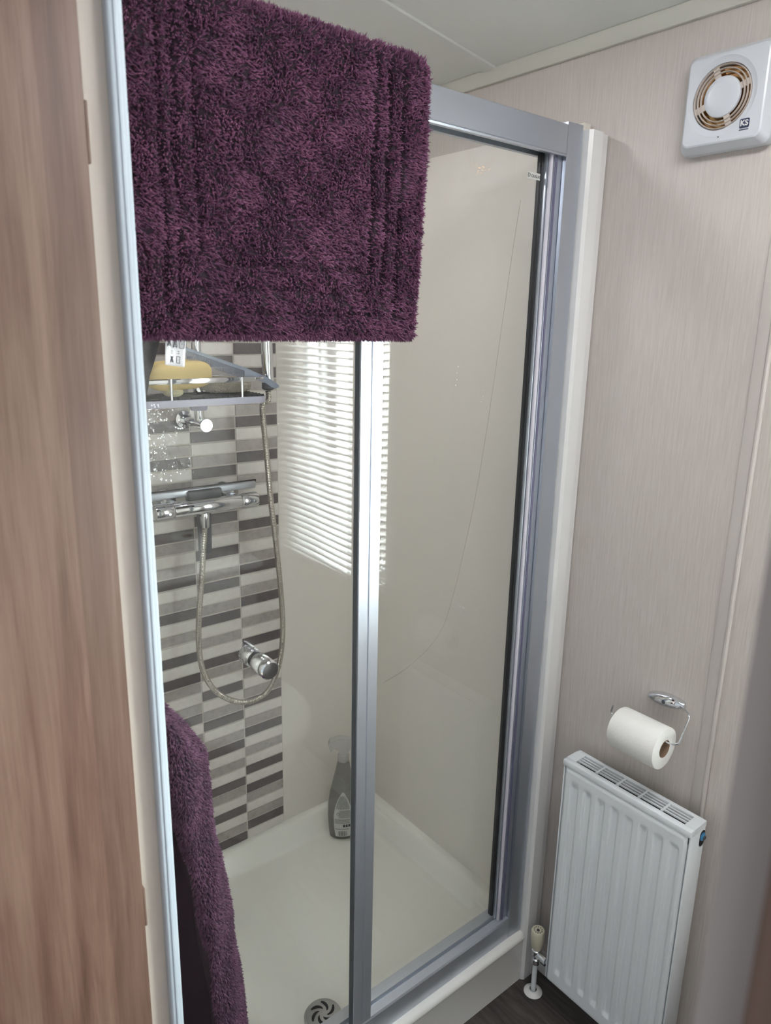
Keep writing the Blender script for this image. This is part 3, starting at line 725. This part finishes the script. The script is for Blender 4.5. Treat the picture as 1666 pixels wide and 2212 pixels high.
P_ = np.stack([tx, y + ny_ * (h_ - .001), z + nz_ * (h_ - .001)], 1); N_ = np.stack([np.zeros(nT), ny_, nz_], 1)
ang = 2.2 * wob(tx * 1.7 + 3, ts * 1.4); ln = np.stack([np.sin(ang) * 0.5, np.zeros(nT), -0.40 + 0.3 * np.cos(ang)], 1)
T1 = tufts(P_, N_, (0.0095 + 0.0035 * rng.uniform(-1, 1, nT)) * (1 - 0.5 * g), 0.00120 + 0.0004 * rng.uniform(-1, 1, nT), ln, 0.40, rng)
sets = [body, T1]
# fringe along the edges
nE = 9000; w_ = rng.integers(0, 3, nE); ts = np.where(w_ == 2, 0.0, rng.uniform(0, 0.5, nE)); tu = np.where(w_ == 0, 0.0, np.where(w_ == 1, 1.0, rng.uniform(0, 1, nE)))
tx = mxl(ts) + (mxr(ts) - mxl(ts)) * tu; y, z, ny_, nz_ = mat_pt(ts); hf = rng.uniform(-0.004, 0.005, nE)
P_ = np.stack([tx, y + ny_ * hf, z + nz_ * hf], 1)
N_ = np.where((w_ == 2)[:, None], np.array([0, 0, -1.0]), np.where((w_ == 1)[:, None], np.array([1.0, 0, 0]), np.array([-1.0, 0, 0]))) + np.stack([np.zeros(nE), ny_, nz_], 1) * 0.3
N_ /= np.linalg.norm(N_, axis=1)[:, None]
sets.append(tufts(P_, N_, 0.0075 + 0.003 * rng.uniform(-1, 1, nE), np.full(nE, .001), np.tile(np.array([0, 0, -0.3]), (nE, 1)), 0.35, rng))
matr = thing('bath_mat', 'large plum plush bath mat draped over the shower rail, with sewn border grooves', 'bath mat', (-0.72, 0.02, 1.96))
pl = join_np('plush_pile', sets, [M_plush, M_plush_shade]); base_dark(pl, len(body[1])); child(pl, matr)
# care label hanging under its hem
tc = bmesh.new(); TA, TBt = at(361, 742, 1, -0.012), at(407, 742, 1, -0.012); BA, BB = at(357, 788, 1, -0.016), at(399, 793, 1, -0.016)
TA.z = TBt.z = 1.600
def tagp(u, v, off=0.0): 
    p = (TA.lerp(TBt, u)).lerp(BA.lerp(BB, u), v); p.y += 0.003 * math.sin(u * PI) - off; return p
gr = [[tc.verts.new(tagp(a / 8, b / 8)) for a in range(9)] for b in range(9)]
for b in range(8):
    for a in range(8): tc.faces.new((gr[b][a], gr[b][a + 1], gr[b + 1][a + 1], gr[b + 1][a]))
cl = part('care_label', tc, M_tag, matr); cl['label'] = 'white care label with washing symbols'
mo = cl.modifiers.new('thick', 'SOLIDIFY'); mo.thickness = 0.0004; mo.offset = 0
bm = bmesh.new()
def stroke(pts, w=0.0006):
    for (a, b), (c, d) in zip(pts[:-1], pts[1:]):
        p, q = tagp(a, b, .0009), tagp(c, d, .0009)
        if (p - q).length < 1e-6: continue
        tube(bm, [p, q], 0.00032, 6)
def sym(cu, cv, k, s=0.105):
    h = s * 0.9
    if k == 0: stroke([(cu - s, cv - h * .6), (cu - s * .7, cv + h * .6), (cu + s * .7, cv + h * .6), (cu + s, cv - h * .6)]); stroke([(cu - s, cv - h), (cu + s, cv + h)]); stroke([(cu - s, cv + h), (cu + s, cv - h)])
    if k == 1: stroke([(cu - s, cv + h * .7), (cu + s, cv + h * .7), (cu + s * .6, cv - h * .5), (cu - s * .4, cv - h * .5), (cu - s, cv + h * .7)]); stroke([(cu - s, cv - h), (cu + s, cv + h)]); stroke([(cu - s, cv + h), (cu + s, cv - h)])
    if k == 2: stroke([(cu - s, cv - h), (cu + s, cv - h), (cu + s, cv + h), (cu - s, cv + h), (cu - s, cv - h)]); stroke([(cu - .02, cv), (cu + .02, cv)])
    if k == 3: stroke([(cu, cv - h), (cu - s, cv + h * .7), (cu + s, cv + h * .7), (cu, cv - h)]); stroke([(cu - s, cv - h), (cu + s, cv + h)]); stroke([(cu - s, cv + h), (cu + s, cv - h)])
    if k == 4: stroke([(cu - s * .6, cv - h * .3), (cu + s * .6, cv - h * .3)]); stroke([(cu - s * .6, cv + h * .3), (cu + s * .6, cv + h * .3)])
for cu, cv, k in ((.2, .30, 0), (.5, .30, 1), (.8, .30, 2), (.2, .52, 3), (.5, .54, 1), (.82, .54, 2), (.36, .72, 4), (.68, .72, 4), (.36, .87, 3), (.68, .87, 2)):
    sym(cu, cv, k, .10 if cv < .7 else .075)
sy = obj('washing_symbols', bm, M_ink, sm=False); sy.parent = cl; sy.matrix_parent_inverse = (Matrix.Translation(matr.location)) @ Matrix.Translation(-matr.location)
bpy.context.view_layer.update(); sy.matrix_parent_inverse = cl.matrix_world.inverted()

# ================================================================ HANGING PLUSH TOWEL lower left
def towel_curve(z):
    """outline points (x, y) of the sheet seen from above at height z"""
    tip = np.interp(z, [0.25, 0.46, 0.72, 0.90, 0.95, 1.0, 1.05, 1.10], [-0.835, -0.845, -0.868, -0.893, -0.896, -0.898, -0.925, -0.958])
    inn = np.interp(z, [0.25, 0.55, 0.80, 0.98, 1.05, 1.10], [-0.898, -0.906, -0.928, -0.955, -0.962, -0.975])
    return [Vector((-0.980, -0.026, 0)), Vector(((tip - .980) / 2, -0.024, 0)), Vector((tip - .010, -0.034, 0)), Vector((tip, -0.056, 0)), Vector((tip - 0.012, -0.080, 0)),
            Vector(((tip + inn) / 2 - .002, -0.094, 0)), Vector((inn + 0.004, -0.098, 0)), Vector((inn - .004, -0.086, 0)), Vector((inn, -0.060, 0)), Vector((min(inn - .012, -0.955), -0.040, 0)), Vector((-0.980, -0.040, 0))]
nz = 70; zs = np.linspace(0.25, 1.098, nz); rows = []
for z in zs:
    c = catmull(towel_curve(z), 8); rows.append([(p.x + 0.002 * math.sin(z * 31 + k * .35), p.y + 0.002 * math.sin(z * 23 + k * .3), z) for k, p in enumerate(c)])
G = np.array(rows); nk = G.shape[1]
Gn = np.cross(np.gradient(G, axis=1), np.gradient(G, axis=0)); Gn /= np.linalg.norm(Gn, axis=2)[..., None] + 1e-9
i, j = np.meshgrid(np.arange(nz - 1), np.arange(nk - 1), indexing='ij'); a = (i * nk + j).ravel(); q = np.stack([a, a + 1, a + nk + 1, a + nk], 1)
n0 = nz * nk; Fv = (G + Gn * .003).reshape(-1, 3); Bv_ = (G - Gn * .003).reshape(-1, 3)
rim = [(k, k + 1) for k in range(nk - 1)] + [((nz - 1) * nk + k + 1, (nz - 1) * nk + k) for k in range(nk - 1)] + [((k + 1) * nk, k * nk) for k in range(nz - 1)] + [(k * nk + nk - 1, (k + 1) * nk + nk - 1) for k in range(nz - 1)]
body = (np.concatenate([Fv, Bv_]), np.concatenate([q, q[:, ::-1] + n0, np.array([(p0, p0 + n0, p1 + n0, p1) for p0, p1 in rim])]), np.zeros((0, 3), int))
nT = 30000; ii = rng.uniform(0, nz - 1.001, nT); jj = rng.uniform(0, nk * 0.70, nT); i0, j0 = ii.astype(int), jj.astype(int); fi, fj = (ii - i0)[:, None], (jj - j0)[:, None]  # recess left without tufts, its dark backing paints the shade of the fold
def bil(A): return A[i0, j0] * (1 - fi) * (1 - fj) + A[i0 + 1, j0] * fi * (1 - fj) + A[i0, j0 + 1] * (1 - fi) * fj + A[i0 + 1, j0 + 1] * fi * fj
P_, N_ = bil(G), bil(Gn); cen = np.stack([np.full(nT, -0.95), np.full(nT, -0.045), P_[:, 2]], 1)
sgn = np.sign(((P_ - cen) * N_).sum(1)); sgn[sgn == 0] = 1
N_ = N_ * sgn[:, None]
ang = 1.8 * wob(P_[:, 0] * 2 + P_[:, 1] * 2, P_[:, 2] * 1.2); ln = np.stack([np.sin(ang) * .3, np.zeros(nT), np.full(nT, -0.6)], 1)
T2 = tufts(P_ + N_ * .002, N_, 0.0062 + 0.002 * rng.uniform(-1, 1, nT), np.full(nT, .0010), ln, 0.28, rng)
tw = join_np('hanging_towel', [body, T2], [M_towel, M_plush_shade]); base_dark(tw, len(body[1])); tag(tw, 'plum plush towel hanging in folds against the left wall, at the lower left', 'towel')

# ================================================================ EXTRACTOR FAN
FY, FZ = -0.2525, 1.9700
fan = thing('extractor_fan', 'square white extractor fan with round ringed grille, high on the wall', 'extractor fan', (0, FY, FZ))
def fp(u, v, x): return Vector((x, FY - u, FZ + v))
def sq_ring(h, r, x):
    pts = rrect(h, h, r, 15); return [fp(a, b, x) for a, b in pts]
GU, GV = -0.006, 0.003
def circ_ring(R, x):
    out = []
    for k in range(64):
        t = (k + 0.5) / 64 * 2 * PI; out.append(fp(GU + R * math.cos(t), GV + R * math.sin(t), x))
    return out
rg = [sq_ring(.0775, .012, 0), sq_ring(.0780, .012, -.010), sq_ring(.0770, .013, -.017), sq_ring(.0680, .012, -.0320), sq_ring(.0655, .010, -.0335), circ_ring(.0600, -.0335), circ_ring(.0530, -.0305), circ_ring(.0505, -.0300), circ_ring(.0500, -.0270), circ_ring(.0500, -.006)]
part('cover', loft(bmesh.new(), rg, True, False), M_fanplastic, fan, deg=20)
bm = lathe(bmesh.new(), [(0, 0.004), (0.030, 0.004), (0.036, 0.010), (0.0495, 0.014), (0.0497, 0.006)], (0, FY - GU, FZ + GV), (-1, 0, 0), 40); part('motor_plate', bm, M_copper, fan)
M_gold = mat('brass_bracket', rgb(226, 182, 130), 0.12, 1.0)
bm = lathe(bmesh.new(), [(0.020, 0.010), (0.026, 0.016), (0.047, 0.018), (0.047, 0.014)], (0, FY - GU, FZ + GV), (-1, 0, 0), 40); part('duct_ring', bm, M_gold, fan)
bm = bmesh.new()
for R in (0.0480, 0.0425, 0.0370):
    lathe(bm, [(R - .0011, .0270), (R - .0008, .0300), (R, .0310), (R + .0008, .0300), (R + .0011, .0270), (R - .0011, .0270)], (0, FY - GU, FZ + GV), (-1, 0, 0), 64)
for a in (20, 110, 200, 290):
    c, s_ = math.cos(math.radians(a)), math.sin(math.radians(a)); hw = 0.0050
    poly = [(c * .027 - s_ * hw, s_ * .027 + c * hw), (c * .0505 - s_ * hw, s_ * .0505 + c * hw), (c * .0505 + s_ * hw, s_ * .0505 - c * hw), (c * .027 + s_ * hw, s_ * .027 - c * hw)]
    prism(bm, poly, -.0285, -.0262, lambda u, v, x: fp(GU + u, GV + v, x))
part('grille', bm, M_fanring, fan)
part('centre_disc', lathe(bmesh.new(), [(0, .0325), (.020, .0323), (.0275, .0315), (.0305, .0300), (.0315, .0270), (0, .0262)], (0, FY - GU, FZ + GV), (-1, 0, 0), 48), M_fanplastic, fan)
LY, LZ = 0.0405, -0.0455
bm = prism(bmesh.new(), [(LY + a, LZ + b) for a, b in rrect(.0078, .0070, .002, 4)], -.0342, -.0333, lambda u, v, x: fp(u, v, x)); part('logo_badge', bm, M_navy, fan)
bm = prism(bmesh.new(), [(LY + a, LZ + b) for a, b in rrect(.0066, .0058, .0014, 4)], -.0345, -.0340, lambda u, v, x: fp(u, v, x)); part('logo_field', bm, M_navy, fan)
text('logo_letters', 'KS', 0.0118, fp(LY, LZ, -.0347), FACE_X, M_whiteplastic, fan, bold=0.0003)
bm = bmesh.new()
u = LY - .0078
while u < LY + .0072:
    wd = random.uniform(.0008, .0016); prism(bm, [(u, LZ - .0100), (u + wd, LZ - .0100), (u + wd, LZ - .0086), (u, LZ - .0086)], -.0340, -.0333, lambda a, b, x: fp(a, b, x)); u += wd + .00025
part('logo_small_print', bm, M_navy, fan, sm=False)
part('screw_hole', lathe(bmesh.new(), [(0, .0338), (.0011, .0338), (.0011, .0330)], fp(-0.002, -0.0590, 0), (-1, 0, 0), 12), M_dark, fan)

# ================================================================ TOILET ROLL + HOLDER
hd = thing('toilet_roll_holder', 'chrome wire toilet roll holder with oval backplate on the wall above the radiator', 'toilet roll holder', (0, -0.27, 0.885))
hA, hB = at(1399, 1502, 0, -.010), at(1477, 1527, 0, -.010)
hc = (hA + hB) / 2; hl = (hB - hA).length / 2; bd_ = (hB - hA).normalized(); bu = Vector((0, -bd_.z, bd_.y)); bu = bu if bu.z > 0 else -bu
bm = bmesh.new(); rings = []
for k in range(21):
    t = -1 + 2 * k / 20; tt_ = t * 0.985; hw = 0.0145 * (1 - 0.62 * abs(tt_) ** 2.2); dp = 0.017 * (1 - 0.45 * abs(tt_) ** 3)
    rings.append([hc + bd_ * (hl * t) + bu * (hw * math.cos(a)) + Vector((0.010 - dp * max(math.sin(a), 0) ** 0.8, 0, 0)) for a in [PI * m / 12 for m in range(13)]])
loft(bm, rings); part('backplate', bm, M_chrome, hd)
part('screw', lathe(bmesh.new(), [(0, .0075), (.0035, .0075), (.0042, .0065), (.0042, .001)], hc + Vector((0, 0, 0)), (-1, 0, 0), 16), M_gray, hd)
RLX = -0.080
rc = at(1436, 1618, 0, RLX); RLZ = rc.z
wp2 = [hB + Vector((-.004, 0.004, 0)), at(1480, 1534, 0, -.030), at(1487, 1540, 0, -.052), at(1489, 1548, 0, -.062), at(1484, 1565, 0, -.068), at(1475, 1588, 0, -.074), at(1469, 1602, 0, -.077), at(1463, 1607, 0, -.079)]
wz = RLZ + 0.0155
wp2 += [Vector((-.080, rc.y - .008, wz + .0005)), Vector((-.080, rc.y + .02, wz)), Vector((-.080, rc.y + .09, wz)), Vector((-.080, rc.y + .112, wz + .001)), at(1322, 1541, 0, -.0795), at(1321, 1535, 0, -.079), at(1325, 1524, 0, -.078)]
part('wire_arm', tube(bmesh.new(), catmull(wp2, 5), 0.0019, 12), M_chrome, hd)
def roll(name, c, axis, R, L, r, label, group=None):
    t = thing(name, label, 'toilet roll', c)
    a = Vector(axis).normalized(); u, v = frame_of(a); bm = bmesh.new(); rg = []
    n = 64
    def ring(rad, s): return [Vector(c) + a * s + (u * math.cos(2 * PI * k / n) + v * math.sin(2 * PI * k / n)) * (rad + (0.0008 * math.sin(2 * PI * k / n * 3) if rad > r * 1.5 else 0)) for k in range(n)]
    rg = [ring(r, -L / 2), ring(R - .003, -L / 2), ring(R - .0008, -L / 2 + .0012), ring(R, -L / 2 + .004), ring(R, L / 2 - .004), ring(R - .0008, L / 2 - .0012), ring(R - .003, L / 2), ring(r, L / 2), ring(r, -L / 2)]
    loft(bm, rg, False, False); part('paper', bm, M_paper, t)
    bm = bmesh.new(); loft(bm, [ring(r - .0002, -L / 2 - .0004), ring(r - .0002, L / 2 + .0004), ring(r - .001, L / 2 + .0004), ring(r - .001, -L / 2 - .0004), ring(r - .0002, -L / 2 - .0004)], False, False)
    part('cardboard_tube', bm, M_card, t); return t
roll('toilet_roll', (RLX, rc.y + .0515, RLZ), (0, 1, 0), 0.0425, 0.103, 0.0180, 'white toilet roll hanging on the chrome wall holder above the radiator')

# ================================================================ RADIATOR
RX0, RX1, RYA, RYB, RZ0, RZ1 = -0.092, -0.035, -0.398, -0.1005, 0.093, 0.686
rad = thing('radiator', 'white ribbed panel radiator with slotted top grille, below the toilet roll', 'radiator', (-0.06, -0.25, RZ0))
# ribbed front panel as a height field
ny2, nz2 = 150, 110
yy = np.linspace(RYA + .006, RYB - .006, ny2); zz = np.linspace(RZ0 + .004, RZ1 - .0150, nz2)
Yg, Zg = np.meshgrid(yy, zz, indexing='ij')
pit = 0.0335; yc0 = -0.1350
ph = (yc0 - Yg) / pit; kk_ = np.clip(np.round(ph), 0, 7); dy = np.abs(ph - kk_) * pit
rib = 1 - sst((dy - 0.0055) / 0.0055)
zlo, zhi = RZ0 + .040, RZ1 - .042
rib = rib * sst((Zg - zlo) / 0.010) * sst((zhi - Zg) / 0.013)
bev = np.minimum(np.minimum(Yg - yy[0], yy[-1] - Yg), np.minimum(Zg - zz[0], zz[-1] - Zg))
Xg = RX0 + 0.0052 * rib + 0.004 * (1 - sst(bev / 0.005))
V = np.stack([Xg, Yg, Zg], -1).reshape(-1, 3); i, j = np.meshgrid(np.arange(ny2 - 1), np.arange(nz2 - 1), indexing='ij'); a = (i * nz2 + j).ravel()
q = np.stack([a, a + 1, a + nz2 + 1, a + nz2], 1)
child(join_np('front_panel', [(V, q, np.zeros((0, 3), int))], M_white), rad)
bm = B(RX0 + .008, RX1, RYA + .006, RYB - .006, RZ0 + .002, RZ1 - .034, bev=0.002); part('core', bm, M_white, rad)
for y0, y1 in ((RYA, RYA + .0035), (RYB - .0035, RYB)):
    part('side_panel', B(RX0 + .003, RX1 + .001, y0, y1, RZ0 + .006, RZ1 - .014, bev=0.0015), M_white, rad)
# top grille with 5 x 4 slots: a frame of bars
bm = bmesh.new(); gx0, gx1 = RX0 - .001, RX1 + .002; ga, gb = RYA - .001, RYB + .001; zt0, zt1 = RZ1 - .014, RZ1
ys_, ye_ = -0.378, -0.1235; xs_, xe_ = -0.0775, -0.0440
box(bm, gx0, xs_, ga, gb, zt0, zt1, bev=0.003); box(bm, xe_, gx1, ga, gb, zt0, zt1, bev=0.003)
box(bm, xs_ - .002, xe_ + .002, ga + .0005, ys_, zt0, zt1 - .0002); box(bm, xs_ - .002, xe_ + .002, ye_, gb - .0005, zt0, zt1 - .0002)
cell = (ye_ - ys_) / 5
for k in range(1, 5): box(bm, xs_, xe_, ys_ + k * cell - .0024, ys_ + k * cell + .0024, zt1 - .004, zt1 - .0004)
for k in range(1, 4):
    xb = xs_ + (xe_ - xs_) * k / 4; box(bm, xb - .0017, xb + .0017, ys_, ye_, zt1 - .004, zt1 - .0008)
part('top_grille', bm, M_white, rad)
part('cavity_shade', B(xs_ - .001, xe_ + .001, ys_, ye_, zt0 + .0002, zt0 + .0020), M_dark, rad, sm=False)  # black slab under the bars stands in for shade in the slots
hole = [(-0.0445 + a * .8, .651 + b) for a, b in rrect(.0115, .0175, .010, 5)]
part('side_opening', prism(bmesh.new(), hole, RYA - .0006, RYA + .001, lambda u, v, a: (u, a, v)), M_dark, rad)
bl = part('bleed_plug', lathe(bmesh.new(), [(0, .0035), (.006, .0035), (.0085, .002), (.0085, -.0005)], (-0.0445, RYA - .0004, .655), (0, -1, 0), 24), M_blue, rad); bl['label'] = 'blue plug in the radiator side'
part('plug_nut', lathe(bmesh.new(), [(0, .0058), (.0042, .0058), (.0048, .003)], (-0.0445, RYA - .0004, .655), (0, -1, 0), 6), M_gray, rad)
for y_ in (-0.34, -0.16):
    for z_ in (0.20, 0.56): part('bracket', B(RX1 - .002, -0.0004, y_ - .014, y_ + .014, z_, z_ + .04), M_white, rad)

# ================================================================ RADIATOR VALVE
VXc, VYc = -0.0685, -0.0560
rv = thing('radiator_valve', 'cream radiator valve on a white pipe with floor collar, left of the radiator', 'radiator valve', (VXc, VYc, 0))
part('floor_collar', lathe(bmesh.new(), [(0.0085, .0075), (.012, .0075), (.020, .004), (.0228, 0.0005)], (VXc, VYc, 0), (0, 0, 1), 40), M_whiteplastic, rv)
part('pipe', tube(bmesh.new(), [(VXc, VYc, 0), (VXc, VYc, .098)], 0.0062, 20), M_white, rv)
part('union_nut', lathe(bmesh.new(), [(0.006, .088), (.0105, .088), (.0115, .091), (.0115, .102), (.009, .105), (.009, .112), (.0118, .116), (.0118, .127), (.008, .131), (0, .131)], (VXc, VYc, 0), (0, 0, 1), 20), M_chrome, rv)
part('valve_tail', lathe(bmesh.new(), [(0, 0), (.0095, 0), (.0105, .004), (.0105, .020), (.0125, .021), (.0125, .032), (.008, .034), (.008, .0455)], (VXc, VYc, .117), (0, -1, 0), 20), M_chrome, rv)
bm = lathe(bmesh.new(), [(0, .131), (.0110, .131), (.0138, .139), (.0160, .155), (.0166, .172), (.0164, .1805), (.0150, .1845), (.0118, .1850), (.0090, .1832), (0, .1830)], (VXc, VYc, 0), (0, 0, 1), 36)
cp = part('cap', bm, M_yellowed, rv); cp['label'] = 'cream ribbed valve cap'
bm = bmesh.new()
for k in range(10):
    a = 2 * PI * k / 10; box(bm, VXc + .0095 * math.cos(a) - .0010, VXc + .0095 * math.cos(a) + .0010, VYc + .0095 * math.sin(a) - .0007, VYc + .0095 * math.sin(a) + .0007, .1835, .1850)
lathe(bm, [(0, .1850), (.0032, .1850), (.0036, .183)], (VXc, VYc, 0), (0, 0, 1), 14); part('cap_marks', bm, M_ink, rv, sm=False)

# ================================================================ BLIND (mirrored in the shower glass)
bl = thing('venetian_blind', 'white horizontal slatted blind over the window, seen mirrored in the shower glass', 'window blind', (-0.025, -0.89, 1.86))
bm = bmesh.new(); by0, by1 = -1.180, -0.572; z = 0.842; k = 0
while z < 1.835:
    rows = []
    for i_ in range(15):
        t = i_ / 14; yv = by0 + (by1 - by0) * t
        sag = (0.004 * math.sin(t * 5.2 + .6) * max(0, 1 - (z - 0.84) / 0.30) if z < 1.14 else 0)
        rows.append([bm.verts.new((-0.025 + 0.0125 * s, yv, z + sag + 0.0022 * (1 - s * s) + 0.0035 * s)) for s in (-1, -.5, 0, .5, 1)])
    for A, Bq in zip(rows[:-1], rows[1:]):
        for m in range(4): bm.faces.new((A[m], A[m + 1], Bq[m + 1], Bq[m]))
    z += 0.0218; k += 1
sl = part('slats', bm, M_slat, bl, deg=180); mo = sl.modifiers.new('thick', 'SOLIDIFY'); mo.thickness = 0.0004
part('head_rail', B(-0.040, -0.001, by0, by1, 1.845, 1.875, bev=.002), M_slat, bl)
part('bottom_rail', B(-0.037, -0.013, by0, by1, 0.820, 0.832, bev=.002), M_slat, bl)
bm = bmesh.new()
for yv in (-1.09, -0.70):
    for xo in (-0.0375, -0.0125): tube(bm, [(xo, yv, .83), (xo, yv, 1.85)], 0.0006, 6)
part('ladder_cords', bm, M_string, bl)
part('pull_cord', tube(bmesh.new(), [(-0.041, -1.185, 1.85), (-0.043, -1.187, 1.22)], 0.0008, 6), M_string, bl)
part('cord_tassel', lathe(bmesh.new(), [(0, 0), (.003, -.002), (.0055, -.026), (0, -.028)], (-0.043, -1.187, 1.22), (0, 0, 1), 14), M_whiteplastic, bl)

# ================================================================ FILL LIGHTS added above the frame to brighten room and shower
cl_ = thing('added_fill_panel', 'added flat square white fill light on the bathroom ceiling, out of view', 'ceiling light', (-0.52, -0.62, 2.205))
part('housing', B(-0.70, -0.34, -0.80, -0.44, 2.199, 2.214, bev=0.003), M_whiteplastic, cl_)
sl_ = thing('added_fill_disc', 'added small round white fill light above the shower, out of view', 'downlight', (-0.62, 0.33, 2.235))  # unseen fitting added for the shower fill
part('bezel', lathe(bmesh.new(), [(0, 0.020), (0.085, 0.020), (0.095, 0.016), (0.098, 0.004), (0.098, -0.004), (0, -0.004)], (-0.62, 0.33, 2.237), (0.155, 0, -1), 40), M_whiteplastic, sl_)
# ================================================================ TOILET (mirrored in the shower glass)
to = thing('toilet', 'white close coupled toilet, seen mirrored in the shower glass', 'toilet', (-0.32, -1.05, 0))
def egg(cx, cy, a, b, z, n=40, back=0.8):
    out = []
    for k in range(n):
        t = 2 * PI * k / n; s = math.sin(t); out.append(Vector((cx + a * math.cos(t), cy + (b if s > 0 else b * back) * s, z)))
    return out
tx_ = -0.330
bm = loft(bmesh.new(), [egg(tx_, -0.98, .10, .16, 0), egg(tx_, -0.98, .10, .17, .06), egg(tx_, -0.96, .11, .20, .18), egg(tx_, -0.93, .155, .24, .32), egg(tx_, -0.92, .175, .255, .385), egg(tx_, -0.92, .175, .255, .395)])
box(bm, tx_ - .10, tx_ + .10, -1.32, -1.0, 0.0, 0.385, bev=.02)
part('bowl', bm, M_ceramic, to)
part('lid', loft(bmesh.new(), [egg(tx_, -0.92, .185, .265, .396), egg(tx_, -0.92, .190, .27, .402), egg(tx_, -0.92, .190, .27, .418), egg(tx_, -0.92, .180, .26, .426)]), M_ceramic, to)
part('cistern', B(tx_ - .20, tx_ + .20, -1.34, -1.16, .40, .765, bev=.03, seg=4), M_ceramic, to)
part('cistern_lid', B(tx_ - .21, tx_ + .21, -1.345, -1.15, .766, .800, bev=.012, seg=3), M_ceramic, to)
part('flush_button', lathe(bmesh.new(), [(0, .0045), (.020, .004), (.023, 0)], (tx_ + .06, -1.24, .800), (0, 0, 1), 28), M_chrome, to)
roll('toilet_roll', (tx_ - .02, -1.24, .800 + .0505), (0, 0, 1), 0.052, 0.100, 0.0185, 'spare white toilet roll standing on the cistern, seen only in reflection')
